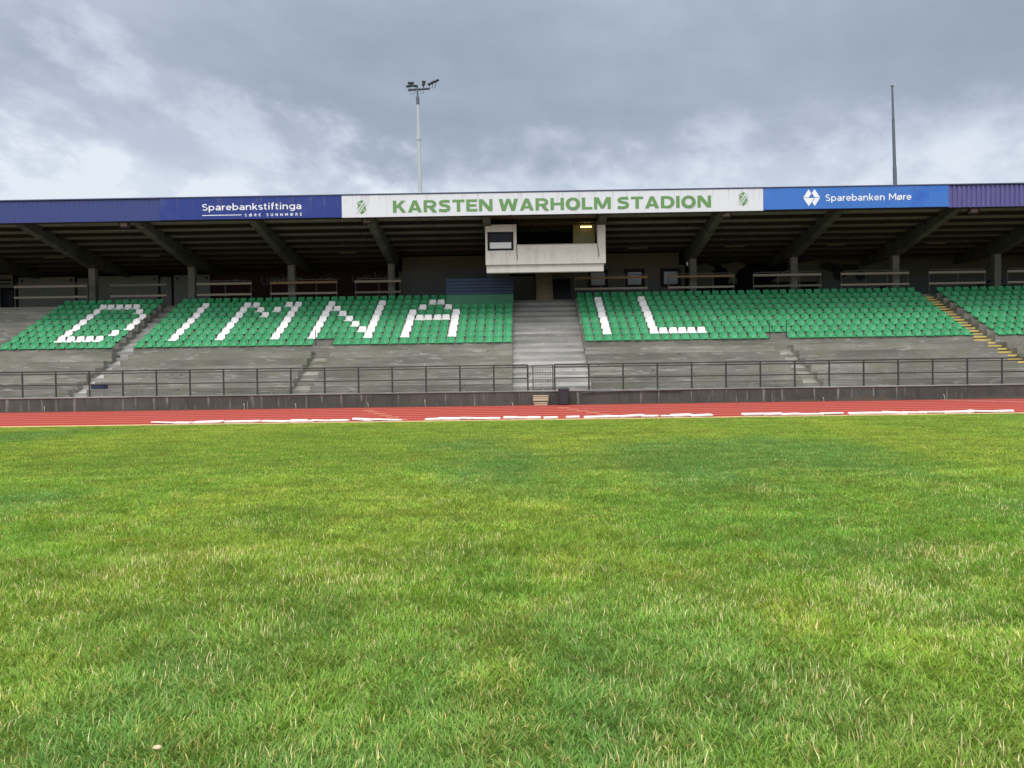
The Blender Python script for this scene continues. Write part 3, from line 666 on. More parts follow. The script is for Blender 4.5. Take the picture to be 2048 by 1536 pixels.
# white
o, cx, z0 = sign('sign_board', 'long white fascia sign with bold green capitals between two green shield crests', -8.99, 12.395, 9.455, 10.57, M['signwhite'])
lettering(o, cx, z0, 'KARSTEN WARHOLM STADION', M['letter_green'], -6.38, 9.76, 9.66, 10.27, heavy=True)
def crest(x, z, s):
    pts = [(-.29, .25), (-.24, .30), (-.1, .40), (0, .44), (.1, .40), (.24, .30), (.29, .25), (.25, .12), (.25, 0), (.28, -.14), (.26, -.24), (.12, -.37), (0, -.46), (-.12, -.37), (-.26, -.24), (-.28, -.14), (-.25, 0), (-.25, .12)]
    c_ = on(o, cx, z0, MB().prism_y([(x+a*s, z+b_*s) for a, b_ in pts[::-1]], 39.262, 39.268), 'crest', M['letter_green'])
    def band(w, y, name, m):
        u = Vector((.62, .86)).normalized(); v = Vector((-u.y, u.x))
        q = [(-.42, -w), (.40, -w), (.40, w), (-.42, w)]
        bb = MB().prism_y([(x+s*(u.x*a+v.x*c), z+s*(u.y*a+v.y*c)) for a, c in q], y-.004, y)
        bb.v = [(p-cx, q_-39.29, r-z0) for p, q_, r in bb.v]; d = bb.build(name, m, c_); d.parent = c_; return d
    band(.115, 39.261, 'crest_band', M['signwhite']); band(.012, 39.256, 'crest_band', M['letter_green'])
    for a, b_, w, h in ((-.12, .235, .2, .05), (.15, -.21, .05, .12), (.19, -.25, .09, .04)):
        bb = MB().box(x+(a-w/2)*s, x+(a+w/2)*s, 39.258, 39.2615, z+(b_-h/2)*s, z+(b_+h/2)*s); bb.v = [(p-cx, q_-39.29, r-z0) for p, q_, r in bb.v]; bb.build('crest_mark', M['signwhite'], c_)
    tm = text_mesh('crest_lettering', 'DIMNA', M['letter_green'], c_, -.27*s, .27*s, -.055*s, .055*s, 0, sw=.17, ext=.003)
    u = math.atan2(.86, .62)
    tm.data.transform(Matrix.Translation((x-cx, -.0335, z-z0)) @ Matrix.Rotation(-u, 4, 'Y'))
crest(-7.97, 9.975, .80); crest(11.39, 10.06, .78)
# bright blue
o, cx, z0 = sign('sign_board', 'bright blue fascia sign with white diamond emblem and white lettering', 12.405, 21.715, 9.50, 10.578, M['bright'])
lettering(o, cx, z0, 'Sparebanken Møre', M['letter_white'], 15.53, 19.85, 9.875, 10.21, sw=.135)
lm = MB(); ex, ez, S = 14.83, 10.065, .43      # faceted diamond emblem: two peaks above, two below
for poly in ([(-.98, .03), (-.36, .98), (-.03, .50), (-.34, .03)], [(.02, .55), (.36, .98), (.98, .03), (.36, .03)], [(-.98, -.04), (.32, -.04), (-.33, -.98)], [(.40, -.04), (.98, -.04), (.36, -.98), (.06, -.55)]):
    lm.prism_y([(ex+a*S, ez+c*S) for a, c in (poly if sum((poly[i][0]*poly[(i+1) % len(poly)][1]-poly[(i+1) % len(poly)][0]*poly[i][1]) for i in range(len(poly))) > 0 else poly[::-1])], 39.262, 39.268)
on(o, cx, z0, lm, 'emblem', M['letter_white'])

# dark red banner on the rear wall
bn = empty('wall_banner', (-14.1, YW-.02, 7.0), 'dark red banner with dim lettering and a diamond emblem on the rear wall', 'banner')
b = MB(); b.box(-6.05, 6.0, -.012, .02, -.55, 1.25); b.build('cloth', M['banner'], bn)
for x0, x1 in ((-17.0, -14.15), (-11.05, -8.0)):
    text_mesh('lettering', 'umbro', M['bannertext'], bn, x0+14.1, x1+14.1, .38, 1.08, -.013, sw=.17)
for xc in (-18.6, -12.45):
    b = MB(); x = xc+14.1
    for a, c in (((-.72, 0), (0, .30)), ((0, .30), (.72, 0)), ((.72, 0), (0, -.30)), ((0, -.30), (-.72, 0))): b.tube([(x+a[0], -.014, .72+a[1]), (x+c[0], -.014, .72+c[1])], .035, 5)
    b.prism_y([(x-.32, .72), (x, .58), (x+.32, .72), (x, .86)], -.02, -.013); b.build('emblem', M['bannertext'], bn)
nb = empty('notice_board', (-33.95, YW-.02, 6.7), 'pale notice board above a dark panel at the far left of the rear wall', 'notice board')
b = MB(); b.box(-.65, .62, -.04, .0, .75, 1.62, .01); b.build('board', M['panel'], nb)
b = MB(); b.box(-.4, .5, -.046, -.041, 1.2, 1.32); b.box(-.35, .45, -.046, -.041, .98, 1.06); b.build('notice', M['dark'], nb)
b = MB(); b.box(-.65, .62, -.05, .0, -.5, .62, .01); b.build('lower_panel', M['glassdark'], nb)

# ================================================================== RAILS
def front_rail(name, label, posts, xa, xb):
    o = empty(name, (posts[0], 34.1, .655), label, 'railing', 'steel railings along the front wall')
    X = posts[0]
    for z, nm, r_ in ((1.14, 'top_rail', .032), (1.03, 'second_rail', .026), (.545, 'middle_rail', .028)):
        b = MB(); b.tube([(xa-X, 0, z), (xb-X, 0, z)], r_, 8); b.build(nm, M['rail'], o)
    for p in posts:
        b = MB(); b.box(p-X-.035, p-X+.035, -.012, .012, 0, 1.14); b.box(p-X-.05, p-X+.05, -.05, .05, 0, .02); b.build('post', M['rail'], o)
    return o, X
lp = [0.31-1.503*i for i in range(22)]; rp = [1.50+1.512*i for i in range(22)]
ro, X = front_rail('railing', 'long dark steel railing on the front wall left of the mesh gate', lp, lp[-1]-.6, lp[0])
b = MB(); b.tube([(-4.26-X, 0, 1.15), (-4.26-X, 0, 1.24)], .022, 6); b.build('post_cap', M['pvc'], ro)
front_rail('railing', 'long dark steel railing on the front wall right of the mesh gate', rp, rp[0], rp[-1]+.6)
gt = empty('mesh_gate', (1.42, 34.1, .66), 'dark steel gate filled with square wire mesh at the foot of the stairs', 'gate')
b = MB()
for p in ([(-.88, 0, .02), (-.88, 0, 1.1)], [(0, 0, .02), (0, 0, 1.14)], [(-.95, 0, 1.09), (0, 0, 1.13)], [(-.88, 0, .03), (0, 0, .06)]): b.tube(p, .022, 6)
b.build('frame', M['rail'], gt)
b = MB()
for i in range(1, 8): b.tube([(-.88+.11*i, 0, .05), (-.88+.11*i, 0, 1.11)], .007, 5)
for i in range(1, 10): b.tube([(-.88, 0, .05+.106*i), (0, 0, .05+.106*i)], .007, 5)
b.build('wire_mesh', M['plank_dark'], gt)
b = MB(); b.tube([(-1.02, 0, .62), (-.98, -.02, .72), (-1.08, -.02, .76), (-1.16, 0, .68), (-1.12, .02, .58), (-1.02, 0, .6)], .02, 6)
b.build('chain', M['cable'], gt)

def guard_rail(x0, x1, mtop, mlow, label, lean=0.0, low=True):
    o = empty('guard_rail', ((x0+x1)/2, 45.5, ZT), label, 'guard rail', 'tube guard rails with planks behind the back seat row')
    h = (x1-x0)/2
    pts = [(-h, 0, 0), (-h, 0, 1.36), (-h+.06, 0, 1.43), (h-.06, 0, 1.43), (h, 0, 1.36), (h, 0, 0)]
    b = MB(); b.tube(pts, .024, 6)
    for x in ((-h*.27, h*.38) if h > 1.8 else (0.05,)): b.tube([(x, 0, 0), (x, 0, 1.42)], .02, 6)
    b.build('tube_frame', M['galv'], o)
    b = MB(); b.box(-h-.04, h+.04, -.065, -.025, 1.19, 1.325, .008, Matrix.Rotation(lean, 3, 'Y')); b.build('upper_plank', mtop, o)
    if low:
        b = MB(); b.box(-h-.04, h+.04, -.065, -.025, .56, .68, .008); b.build('lower_plank', mlow, o)
    return o
gr = [(-29.97, -25.66, 'plank', 'plank', 'guard rail of two pale planks at the far left'),
      (-24.22, -20.93, 'plank_dark', 'plank', 'guard rail with a darkened upper plank just left of the left aisle'),
      (-19.07, -15.88, 'plank', 'plank', 'guard rail with two pale planks just right of the left aisle'),
      (-14.70, -10.80, 'plank_brown', 'plank', 'guard rail with a warm brown upper plank below the left banner word'),
      (-9.68, -7.04, 'plank', 'plank_dark', 'short guard rail with pale upper plank in front of the banner end'),
      (3.28, 7.49, 'plank_brown', 'plank', 'guard rail with brown plank right of the stairs, before the black framed windows'),
      (8.77, 12.58, 'plank_brown', 'plank', 'guard rail with brown plank beside the rightmost black framed window'),
      (13.75, 17.67, 'plank', 'plank_dark', 'guard rail with pale plank in front of the dim painted mural'),
      (18.87, 22.78, 'plank', 'plank', 'guard rail with pale planks just left of the yellow aisle'),
      (24.00, 27.23, 'plank', 'plank', 'guard rail with pale planks just right of the yellow aisle'),
      (28.57, 32.4, 'plank', 'plank', 'guard rail with pale planks at the far right edge')]
for x0, x1, a, c, lb in gr: guard_rail(x0, x1, M[a], M[c], lb)

# blue slatted screen with green board on the upper rows beside the stairs
ss = empty('slatted_screen', (-2.3, 44.62, 5.32), 'dark blue slatted screen above a green board, left of the stair top', 'screen')
for i in range(5):
    z = .66+.19*i; dx = (.03, -.02, .05, 0, .02)[i]
    b = MB(); b.box(-1.93+dx, 1.93, -.05-.012*(i % 2), -.015, z, z+.155, .006); b.build('slat', M['slat'], ss)
b = MB()
for x in (-1.9, .62, 1.88): b.box(x-.045, x+.045, -.01, .06, .1, 1.62)
b.build('post', M['binblue'], ss)
b = MB(); b.prism_y([(.42, 1.6), (.82, 1.6), (.70, 1.95), (.50, 1.95)], -.01, .08); b.build('bracket', M['binblue'], ss)
b = MB(); b.box(-1.94, 1.94, -.08, -.03, .02, .64, .006); b.build('green_board', M['greenboard'], ss)

# handrail posts at the gaps in the front seat row
for x0, x1, lb in ((N0+.02, N1-.10, 'pair of thin dark posts flanking the front row gap below the letter N'), (N2+.02, N3-.06, 'pair of thin dark posts flanking the front row gap right of the letter L')):
    o = empty('gap_posts', (x0, 39.36, 2.97), lb, 'handrail')
    for x in (0, x1-x0):
        b = MB(); b.tube([(x, 0, 0), (x, 0, .8)], .022, 6); b.build('post', M['rail'], o)
    b = MB(); b.box(-.05, x1-x0+.05, -.03, .03, 0, .012); b.build('foot_plate', M['rail'], o)

# ================================================================== SEATS
def seat_mesh(name, m):
    prof = [(-.045, .02), (-.05, .065), (-.02, .092), (.06, .088), (.16, .068), (.25, .068), (.305, .10), (.34, .165), (.365, .24), (.385, .31), (.397, .36), (.40, .378)]
    wid = [.222, .229, .231, .230, .227, .220, .211, .206, .200, .192, .172, .128]
    side = [0, 0, .015, .045, .075, .085, .085, .080, .070, .060, .050, .042]     # the sides curl up / forward
    nu = 9; vs = []; P = len(prof)
    for i, ((y, z), w, sd) in enumerate(zip(prof, wid, side)):
        j = max(i-1, 0); k = min(i+1, P-1); t = Vector((prof[k][0]-prof[j][0], prof[k][1]-prof[j][1])).normalized(); nrm = Vector((-t.y, t.x))
        for u in range(nu):
            a = -1+2*u/(nu-1); c = sd*abs(a)**2.2
            vs.append((w*a, y+nrm.x*c, z+nrm.y*c))
    n = len(vs)
    vs += [(x, y+.012*(1 if z > .1 else 0), z-.012) for x, y, z in vs[:n]]
    fs = []
    for i in range(P-1):
        for u in range(nu-1):
            q = (i*nu+u, i*nu+u+1, (i+1)*nu+u+1, (i+1)*nu+u); fs += [q, tuple(n+x for x in q[::-1])]
    rim = [u for u in range(nu)]+[i*nu+nu-1 for i in range(1, P)]+[(P-1)*nu+u for u in range(nu-2, -1, -1)]+[i*nu for i in range(P-2, 0, -1)]
    for a, c in zip(rim, rim[1:]+rim[:1]): fs.append((c, a, n+a, n+c))
    b = MB(); b.add(vs, fs); b.box(-.10, .10, .0, .26, 0, .058)
    me = bpy.data.meshes.new(name); me.from_pydata(b.v, [], b.f); me.update(); me.materials.append(m)
    me.polygons.foreach_set('use_smooth', [True]*len(me.polygons)); me.update()
    return me
GM, WM = seat_mesh('green_seat', M['green_seat']), seat_mesh('white_seat', M['white_seat'])
ROWN = ['front', 'second', 'third', 'fourth', 'fifth', 'sixth', 'seventh', 'eighth', 'back']
white = {}
def letter(block, nm, cells):
    for r_, c in cells: white[(block, r_, c)] = nm
S7 = range(1, 8)
letter('A', 'letter D', [(r_, 5) for r_ in S7]+[(r_, c) for r_ in (1, 7) for c in range(6, 10)]+[(2, 10), (6, 10), (3, 11), (4, 11), (5, 11)])
letter('B', 'letter I between D and M', [(r_, 3) for r_ in S7])
letter('B', 'letter M', [(r_, c) for r_ in S7 for c in (8, 14)]+[(7, 9), (6, 10), (5, 11), (6, 12), (7, 13)])
letter('B', 'letter N', [(r_, c) for r_ in S7 for c in (18, 24)]+[(6, 19), (5, 20), (4, 21), (3, 22), (2, 23)])
letter('B', 'ringed letter A', [(r_, c) for r_ in range(1, 6) for c in (28, 33)]+[(4, c) for c in range(29, 33)]+[(6, 29), (6, 32), (7, 30), (7, 31)])
letter('C', 'letter I right of the stairs', [(r_, 2) for r_ in S7])
letter('C', 'letter L', [(r_, 7) for r_ in S7]+[(1, c) for c in range(8, 13)])
BLK = {'A': (-26.84, .495, 12), 'B': (-19.83, .4858, 40), 'C': (3.28, .4922, 40), 'D': (24.16, .495, 15)}
def missing(bk, r_, c):
    if bk == 'B' and ((r_ == 0 and c in (19, 20)) or (r_ >= 7 and c >= 32)): return True
    return bk == 'C' and r_ == 0 and c in (19, 20)
inv = cam.matrix_world.inverted()
def in_view(x, y, z):
    p = inv @ Vector((x, y, z)); u = 1024-1540*p.x/p.z; return -14 < u < 2062
seats = []
for bk, (x0, dx, n) in BLK.items():
    for r_ in range(9):
        cs = [c for c in range(n) if not missing(bk, r_, c)]
        for i, c in enumerate(cs):
            x = x0+dx*(c+.5); y = 39.3+ROWD*r_; z = 2.97+ROWR*r_
            seats.append(dict(b=bk, r=r_, c=c, l=i+1, rr=len(cs)-i, x=x, y=y, z=z, w=white.get((bk, r_, c)), d=math.hypot(x, y), vis=in_view(x, y, z+.3)))
greens = sorted([s for s in seats if not s['w'] and s['vis']], key=lambda s: s['d'])
near = set(id(s) for s in greens[:300])
def where(s):
    if s['b'] == 'A': return ordinal(s['rr'])+' seat left of the left aisle'
    if s['b'] == 'B': return ordinal(s['l'])+' seat right of the left aisle' if s['c'] < 20 else ordinal(s['rr'])+' seat left of the central stairs'
    if s['b'] == 'C': return ordinal(s['l'])+' seat right of the central stairs' if s['c'] < 20 else ordinal(s['rr'])+' seat left of the yellow aisle'
    return ordinal(s['l'])+' seat right of the yellow aisle'
rest = []
for s in seats:
    jit = (random.gauss(0, .009), random.gauss(0, .012), 0); rz = random.gauss(0, .035)
    if s['w'] or id(s) in near:
        me = WM if s['w'] else GM
        o = bpy.data.objects.new('white_seat' if s['w'] else 'green_seat', me); COL.objects.link(o)
        o.location = (s['x']+jit[0], s['y']+jit[1], s['z']+.001); o.rotation_euler = (0, 0, rz)
        if s['w']:
            peers = sorted(q['x'] for q in seats if q['w'] == s['w'] and q['r'] == s['r']); k = peers.index(s['x'])
            lb = f"white seat of the {s['w']}, {ROWN[s['r']]} row"
            if len(peers) > 1: lb += ', leftmost in that row' if k == 0 else ', rightmost in that row' if k == len(peers)-1 else f", {ordinal(k+1)} from the left"
            tag(o, lb, 'seat', 'white seats spelling the letters')
        else: tag(o, f"green seat in the {ROWN[s['r']]} row, {where(s)}", 'seat', 'green plastic seats of the stand')
    else: rest.append((s['x']+jit[0], s['y']+jit[1], s['z']+.001, rz))
nv = len(GM.vertices); co = np.empty(nv*3); GM.vertices.foreach_get('co', co); co = co.reshape(-1, 3)
allv = []; faces = []; base = [tuple(p.vertices) for p in GM.polygons]
for i, (x, y, z, a) in enumerate(rest):
    c, s = math.cos(a), math.sin(a)
    allv.append(np.stack([x+c*co[:, 0]-s*co[:, 1], y+s*co[:, 0]+c*co[:, 1], z+co[:, 2]], 1)); faces += [tuple(j+i*nv for j in f) for f in base]
me = bpy.data.meshes.new('upper_green_seats'); me.from_pydata(np.concatenate(allv).tolist(), [], faces); me.materials.append(M['green_seat'])
me.polygons.foreach_set('use_smooth', [True]*len(me.polygons)); me.update()
o = bpy.data.objects.new('upper_green_seats', me); COL.objects.link(o)
tag(o, 'remaining green plastic seats filling the upper rows of the stand', 'seats', kind='stuff')

# ================================================================== LAMPS UNDER THE ROOF, MASTS
for x, lb in ((-20.38, 'small black floodlight under the deep blue sign, left end of the roof'), (-7.79, 'small black floodlight under the left crest of the white sign'), (10.63, 'small black floodlight under the right crest of the white sign'), (23.24, 'small black floodlight under the purple cladding at the right')):
    o = empty('floodlight', (x, 39.75, 9.43), lb, 'floodlight', 'floodlights under the roof edge')
    rt = Matrix.Rotation(R(25), 3, 'X')
    b = MB(); b.box(-.27, .27, -.09, .09, -.22, .15, .03, rt, (0, 0, 0)); b.build('housing', M['lampblack'], o)
    b = MB(); b.box(-.17, .17, -.115, -.092, -.11, .07, .008, rt, (0, 0, 0)); b.build('lens', M['lampglass'], o)
    b = MB(); b.tube([(-.27, 0, 0), (-.27, 0, .26), (.27, 0, .26), (.27, 0, 0)], .015, 6); b.build('bracket', M['lampblack'], o)
bt = [(-29.05, -27.81, 'left of the leftmost pale column'), (-23.04, -21.96, 'above the left aisle'), (-10.92, -9.94, 'above the dark red banner'), (6.59, 7.81, 'above the black framed windows'), (12.5, 13.71, 'above the dim mural'), (18.6, 19.74, 'two bays left of the right edge'), (24.62, 25.76, 'above the yellow aisle, rightmost')]
for x0, x1, lb in bt:
    o = empty('batten_light', ((x0+x1)/2, 47.0, 8.80), 'unlit tube light under the roof '+lb, 'tube light', 'unlit tube lights under the roof'); h = (x1-x0)/2
    b = MB(); b.box(-h, h, -.05, .05, .03, .08); b.build('body', M['tube'], o)
    b = MB(); b.tube([(-h+.04, 0, 0), (h-.04, 0, 0)], .03, 8); b.build('tube', M['tube'], o)
o = empty('conduit_box', (9.98, 46.0, 7.83), 'small white box at the edge of the clubroom wall', 'box')
b = MB(); b.box(-.05, .05, -.04, .04, -.22, .0, .01); b.build('cover', M['pale_panel'], o)
b = MB(); b.tube([(0, 0, 0), (0, 0, .28)], .014, 6); b.build('conduit', M['cable'], o)

lm_ = empty('light_mast', (-7.16, 58, 0), 'tall pale steel mast topped with a cluster of black floodlights', 'mast'); lm_.rotation_euler = (0, -.012, 0)
b = MB(); b.lathe([(.19, 0), (.19, 14.9), (.165, 15.0)], 0, 0, 20); b.lathe([(.155, 15.0), (.14, 19.3)], 0, 0, 20); b.lathe([(.18, 18.9), (.18, 19.4)], 0, 0, 20); b.lathe([(.125, 19.3), (.10, 21.75)], 0, 0, 20); b.build('pole', M['mast'], lm_)
b = MB(); b.lathe([(.12, 21.55), (.13, 21.6), (.13, 22.1), (.11, 22.15)], 0, 0, 14); b.tube([(0, 0, 22.1), (0, 0, 22.9)], .07, 8); b.build('neck', M['mastdark'], lm_)
b = MB(); b.tube([(-.72, 0, 22.68), (.92, 0, 22.74)], .06, 8); b.tube([(-.72, .2, 22.68), (.92, .2, 22.74)], .04, 8); b.build('crossbar', M['mastdark'], lm_)
for pts in ([(-.6, 0, 22.66), (-.52, 0, 22.42), (-.36, 0, 22.34), (-.2, 0, 22.42), (-.16, 0, 22.66)], [(.2, 0, 22.68), (.26, 0, 22.4), (.36, 0, 22.33), (.44, 0, 22.42), (.48, 0, 22.68)]):
    b = MB(); b.tube(pts, .02, 6); b.build('cable', M['mastdark'], lm_)
for x, z, a, w in ((-.62, 22.95, -.2, .5), (-.48, 23.17, .02, .5), (-.18, 22.95, .1, .45), (.46, 23.02, -.1, .26), (.50, 23.22, .2, .3), (.95, 23.06, -.35, .4), (1.18, 23.18, -.35, .36), (1.42, 23.26, -.4, .5)):
    b = MB(); rt = Matrix.Rotation(a, 3, 'Y') @ Matrix.Rotation(R(30), 3, 'X')
    b.box(x-w*.45, x+w*.45, -.12, .12, z-.07, z+.09, .03, rt); b.tube([(x, 0, z-.05), (x*.92, 0, 22.72)], .025, 6); b.build('floodlight', M['lampblack'], lm_)
bmst = empty('bare_mast', (28.12, 58, 0), 'tall thin dark mast without lamps rising behind the bright blue sign', 'mast'); bmst.rotation_euler = (0, -.024+.0, 0)
b = MB(); b.lathe([(.14, 0), (.14, 16.2), (.13, 16.3)], .35, 0, 16); b.lathe([(.115, 16.3), (.10, 19.9)], .35, 0, 16); b.lathe([(.085, 19.9), (.07, 22.25)], .35, 0, 16); b.build('pole', M['mastdark'], bmst)
b = MB(); b.lathe([(.08, 22.2), (.16, 22.3), (.16, 22.36)], .35, 0, 12); b.tube([(.17, 0, 22.36), (.17, 0, 22.62), (.42, 0, 22.68)], .025, 6); b.tube([(.53, 0, 22.36), (.56, 0, 22.5)], .025, 6); b.build('lamp_holder', M['mast'], bmst)

# ================================================================== SMALL THINGS ALONG THE WALL
wb = empty('wheelie_bin', (1.86, 33.62, .012), 'dark grey wheeled bin standing against the front wall by the gate', 'bin')
b = MB()
def loft(b, secs):
    vs = []; n = len(secs[0])
    for s in secs: vs += s
    fs = [tuple(range(n-1, -1, -1)), tuple((len(secs)-1)*n+k for k in range(n))]
    for i in range(len(secs)-1): fs += [(i*n+k, i*n+(k+1) % n, (i+1)*n+(k+1) % n, (i+1)*n+k) for k in range(n)]
    b.add(vs, fs)
def rect(hx, hy, z, cy=0, c=.03): return [(-hx+c, cy-hy, z), (hx-c, cy-hy, z), (hx, cy-hy+c, z), (hx, cy+hy-c, z), (hx-c, cy+hy, z), (-hx+c, cy+hy, z), (-hx, cy+hy-c, z), (-hx, cy-hy+c, z)]
loft(b, [rect(.165, .18, .03), rect(.175, .19, .06), rect(.215, .235, .66)]); b.build('body', M['bin'], wb)
b = MB(); loft(b, [rect(.235, .25, .655), rect(.24, .255, .69)]); b.build('rim', M['bin'], wb)
b = MB(); loft(b, [rect(.235, .25, .692), rect(.225, .24, .74), rect(.15, .17, .775)]); b.tube([(-.13, .27, .72), (.13, .27, .72)], .018, 6); b.build('lid', M['bin'], wb)
for s in (-1, 1):
    b = MB(); b.tube([(s*.17, .19, .09), (s*.215, .19, .09)], .09, 14); b.build('wheel', M['lampblack'], wb)
ws = empty('wooden_steps', (.86, 33.7, .012), 'small pale wooden step block at the wall below the mesh gate', 'steps')
b = MB()
for y, z in ((.05, .395), (-.1, .11)):
    hw = .34 if z > .2 else .275
    b.box(-hw, hw, y-.12, y+.12, z, z+.04, .006)
b.build('tread', M['deal'], ws)
b = MB(); b.box(-.335, .335, -.05, -.02, .30, .375); b.box(-.335, .335, -.05, -.02, .205, .285); b.box(-.27, .27, -.2, -.175, .012, .095); b.build('riser_board', M['deal'], ws)
b = MB()
for x in (-.32, .28): b.box(x, x+.045, -.015, .16, 0, .394); b.box(x*.8, x*.8+.04, -.17, -.02, 0, .11)
b.build('side_support', M['wood'], ws)
bx = empty('storage_box', (-19.25, 34.95, .98), 'dark blue box on the lowest terrace step by the left aisle', 'box')
b = MB(); b.box(-.29, .29, -.2, .2, 0, .17, .01); b.build('body', M['binblue'], bx)
b = MB(); b.box(-.30, .30, -.21, .21, .172, .20, .01); b.build('lid', M['binblue'], bx)
pegs = [(-21.17, .28, 'near the left edge of the photo'), (-12.26, .30, 'at the middle of the left half'), (-9.97, .26, 'below the narrow sunken steps'), (-6.76, .25, 'just left of the white capped post'), (-4.24, .36, 'under the white capped rail post'), (-.38, .16, 'left of the wooden steps'), (13.28, .2, 'under the right hand sunken steps'), (18.55, .26, 'at the right, beside the soil heap')]
for x, h, lb in pegs:
    o = empty('drain_spout', (x, 33.97, .012), 'short white drain pipe at the wall foot '+lb, 'pipe', 'white drain pipes along the wall foot')
    b = MB(); b.tube([(-.03, .0, h*.85), (-.01, -.03, h*.7), (.0, -.035, h*.4), (.005, -.04, 0)], .015, 8); b.build('pipe', M['pvc'], o, True)
    b = MB(); b.tube([(.005, -.04, 0), (.005, -.04, .04)], .021, 8); b.build('collar', M['pvc'], o)
wp = empty('wall_pipe', (2.66, 33.94, .45), 'thin pale pipe running along the wall just under the coping right of the bin', 'pipe')
b = MB(); b.tube([(0, 0, 0), (0, -.01, .09), (.08, -.01, .10), (1.9, 0, .14), (4.4, .0, .145)], .02, 8); b.build('pipe', M['galv'], wp)
for x in (.5, 2.0, 3.6):
    b = MB(); b.box(x-.02, x+.02, -.03, .045, .09, .16); b.build('clip', M['rail'], wp)

# white kerb sections lying along the inner edge of the track
kx = [(-12.05, -11.0, .3), (-11.0, -10.55, 0), (-10.5, -9.6, .2), (-9.55, -8.4, .12), (-8.4, -7.45, .2), (-7.45, -6.65, .06), (-6.65, -6.0, .1), (-6.0, -5.55, 0), (-7.3, -6.9, -.05), (-5.45, -4.75, .15), (-4.75, -3.85, .08), (-5.0, -4.5, -.1),
      (-3.0, -2.6, 0), (-2.65, -1.95, .1), (-1.95, -1.6, .15), (-1.55, -1.05, .12), (-1.05, -.72, .05), (-.5, -.23, .1), (-.2, .22, .05), (.24, .56, .1), (.76, 1.1, -.03), (1.48, 1.8, .04), (2.05, 2.68, .06), (2.68, 3.05, -.06), (3.12, 3.9, -.2), (3.9, 4.3, .15), (4.5, 4.82, .05), (4.82, 5.42, -.1), (5.42, 6.05, -.16),
      (7.05, 7.75, -.12), (7.75, 8.22, .05), (8.25, 8.85, -.1), (8.8, 9.5, .1), (9.6, 10.2, -.1), (10.4, 11.0, .08), (11.0, 11.5, -.04), (11.5, 12.1, .1), (12.1, 12.7, -.05), (12.75, 13.4, .12), (13.4, 13.98, .05), (14.0, 14.6, -.16), (14.5, 15.1, .16), (15.0, 15.45, -.1)]
kx.sort()
for i, (x0, x1, a) in enumerate(kx):
    o = empty('kerb_section', ((x0+x1)/2, TY0+.16+random.uniform(0, .22)+abs(a)*1.2, .013), f'white kerb section lying along the track edge by the grass, {ordinal(i+1)} from the left', 'kerb', 'white kerb sections along the track edge')
    o.rotation_euler = (random.gauss(0, .05), random.gauss(0, .012), -a*2.6+random.gauss(0, .12)); h = (x1-x0)/2+.06
    b = MB(); wk = random.uniform(.08, .15); b.box(-h, h, -wk, wk, .012, .062+random.uniform(0, .03), .016); b.build('rail', M['kerb'], o)
    b = MB(); b.box(-h+.06, -h+.1, -.06, .06, 0, .011); b.box(h-.1, h-.06, -.06, .06, 0, .011); b.build('foot', M['galv'], o)
st = MB(); st.lathe([(.004, 0), (.02, .002), (.026, .012), (.016, .022), (.004, .025)], 0, 0, 10)
o = st.build('stone', M['stone'], smooth=True); o.location = (-1.555, 3.2, .022); o.scale = (.9, .6, .6)
tag(o, 'small pale stone lying in the grass near the lower left corner', 'stone')

# ================================================================== LAWN
def vnoise(x, y, s, seed):
    """smooth value noise"""
    q = np.random.default_rng(seed).random((256, 256)); x = x/s+100.3; y = y/s+57.7
    i = np.floor(x).astype(int); j = np.floor(y).astype(int); u = x-i; v = y-j; u = u*u*(3-2*u); v = v*v*(3-2*v)
    g = lambda a, b_: q[a % 256, b_ % 256]
    return (g(i, j)*(1-u)+g(i+1, j)*u)*(1-v)+(g(i, j+1)*(1-u)+g(i+1, j+1)*u)*v
def fbm(x, y, s, seed, o=3): return sum(vnoise(x, y, s/2**k, seed+k)/2**k for k in range(o))/sum(1/2**k for k in range(o))
def scatter(y0, y1, dens):
    mg = 2.5 if y1 < 8 else 4.5; wmax = .70*y1+mg; n = int(dens*(y1-y0)*2*wmax)
    y = rng.uniform(y0, y1, n); x = rng.uniform(-wmax, wmax, n); k = np.abs(x) < .70*y+mg
    return x[k], y[k]
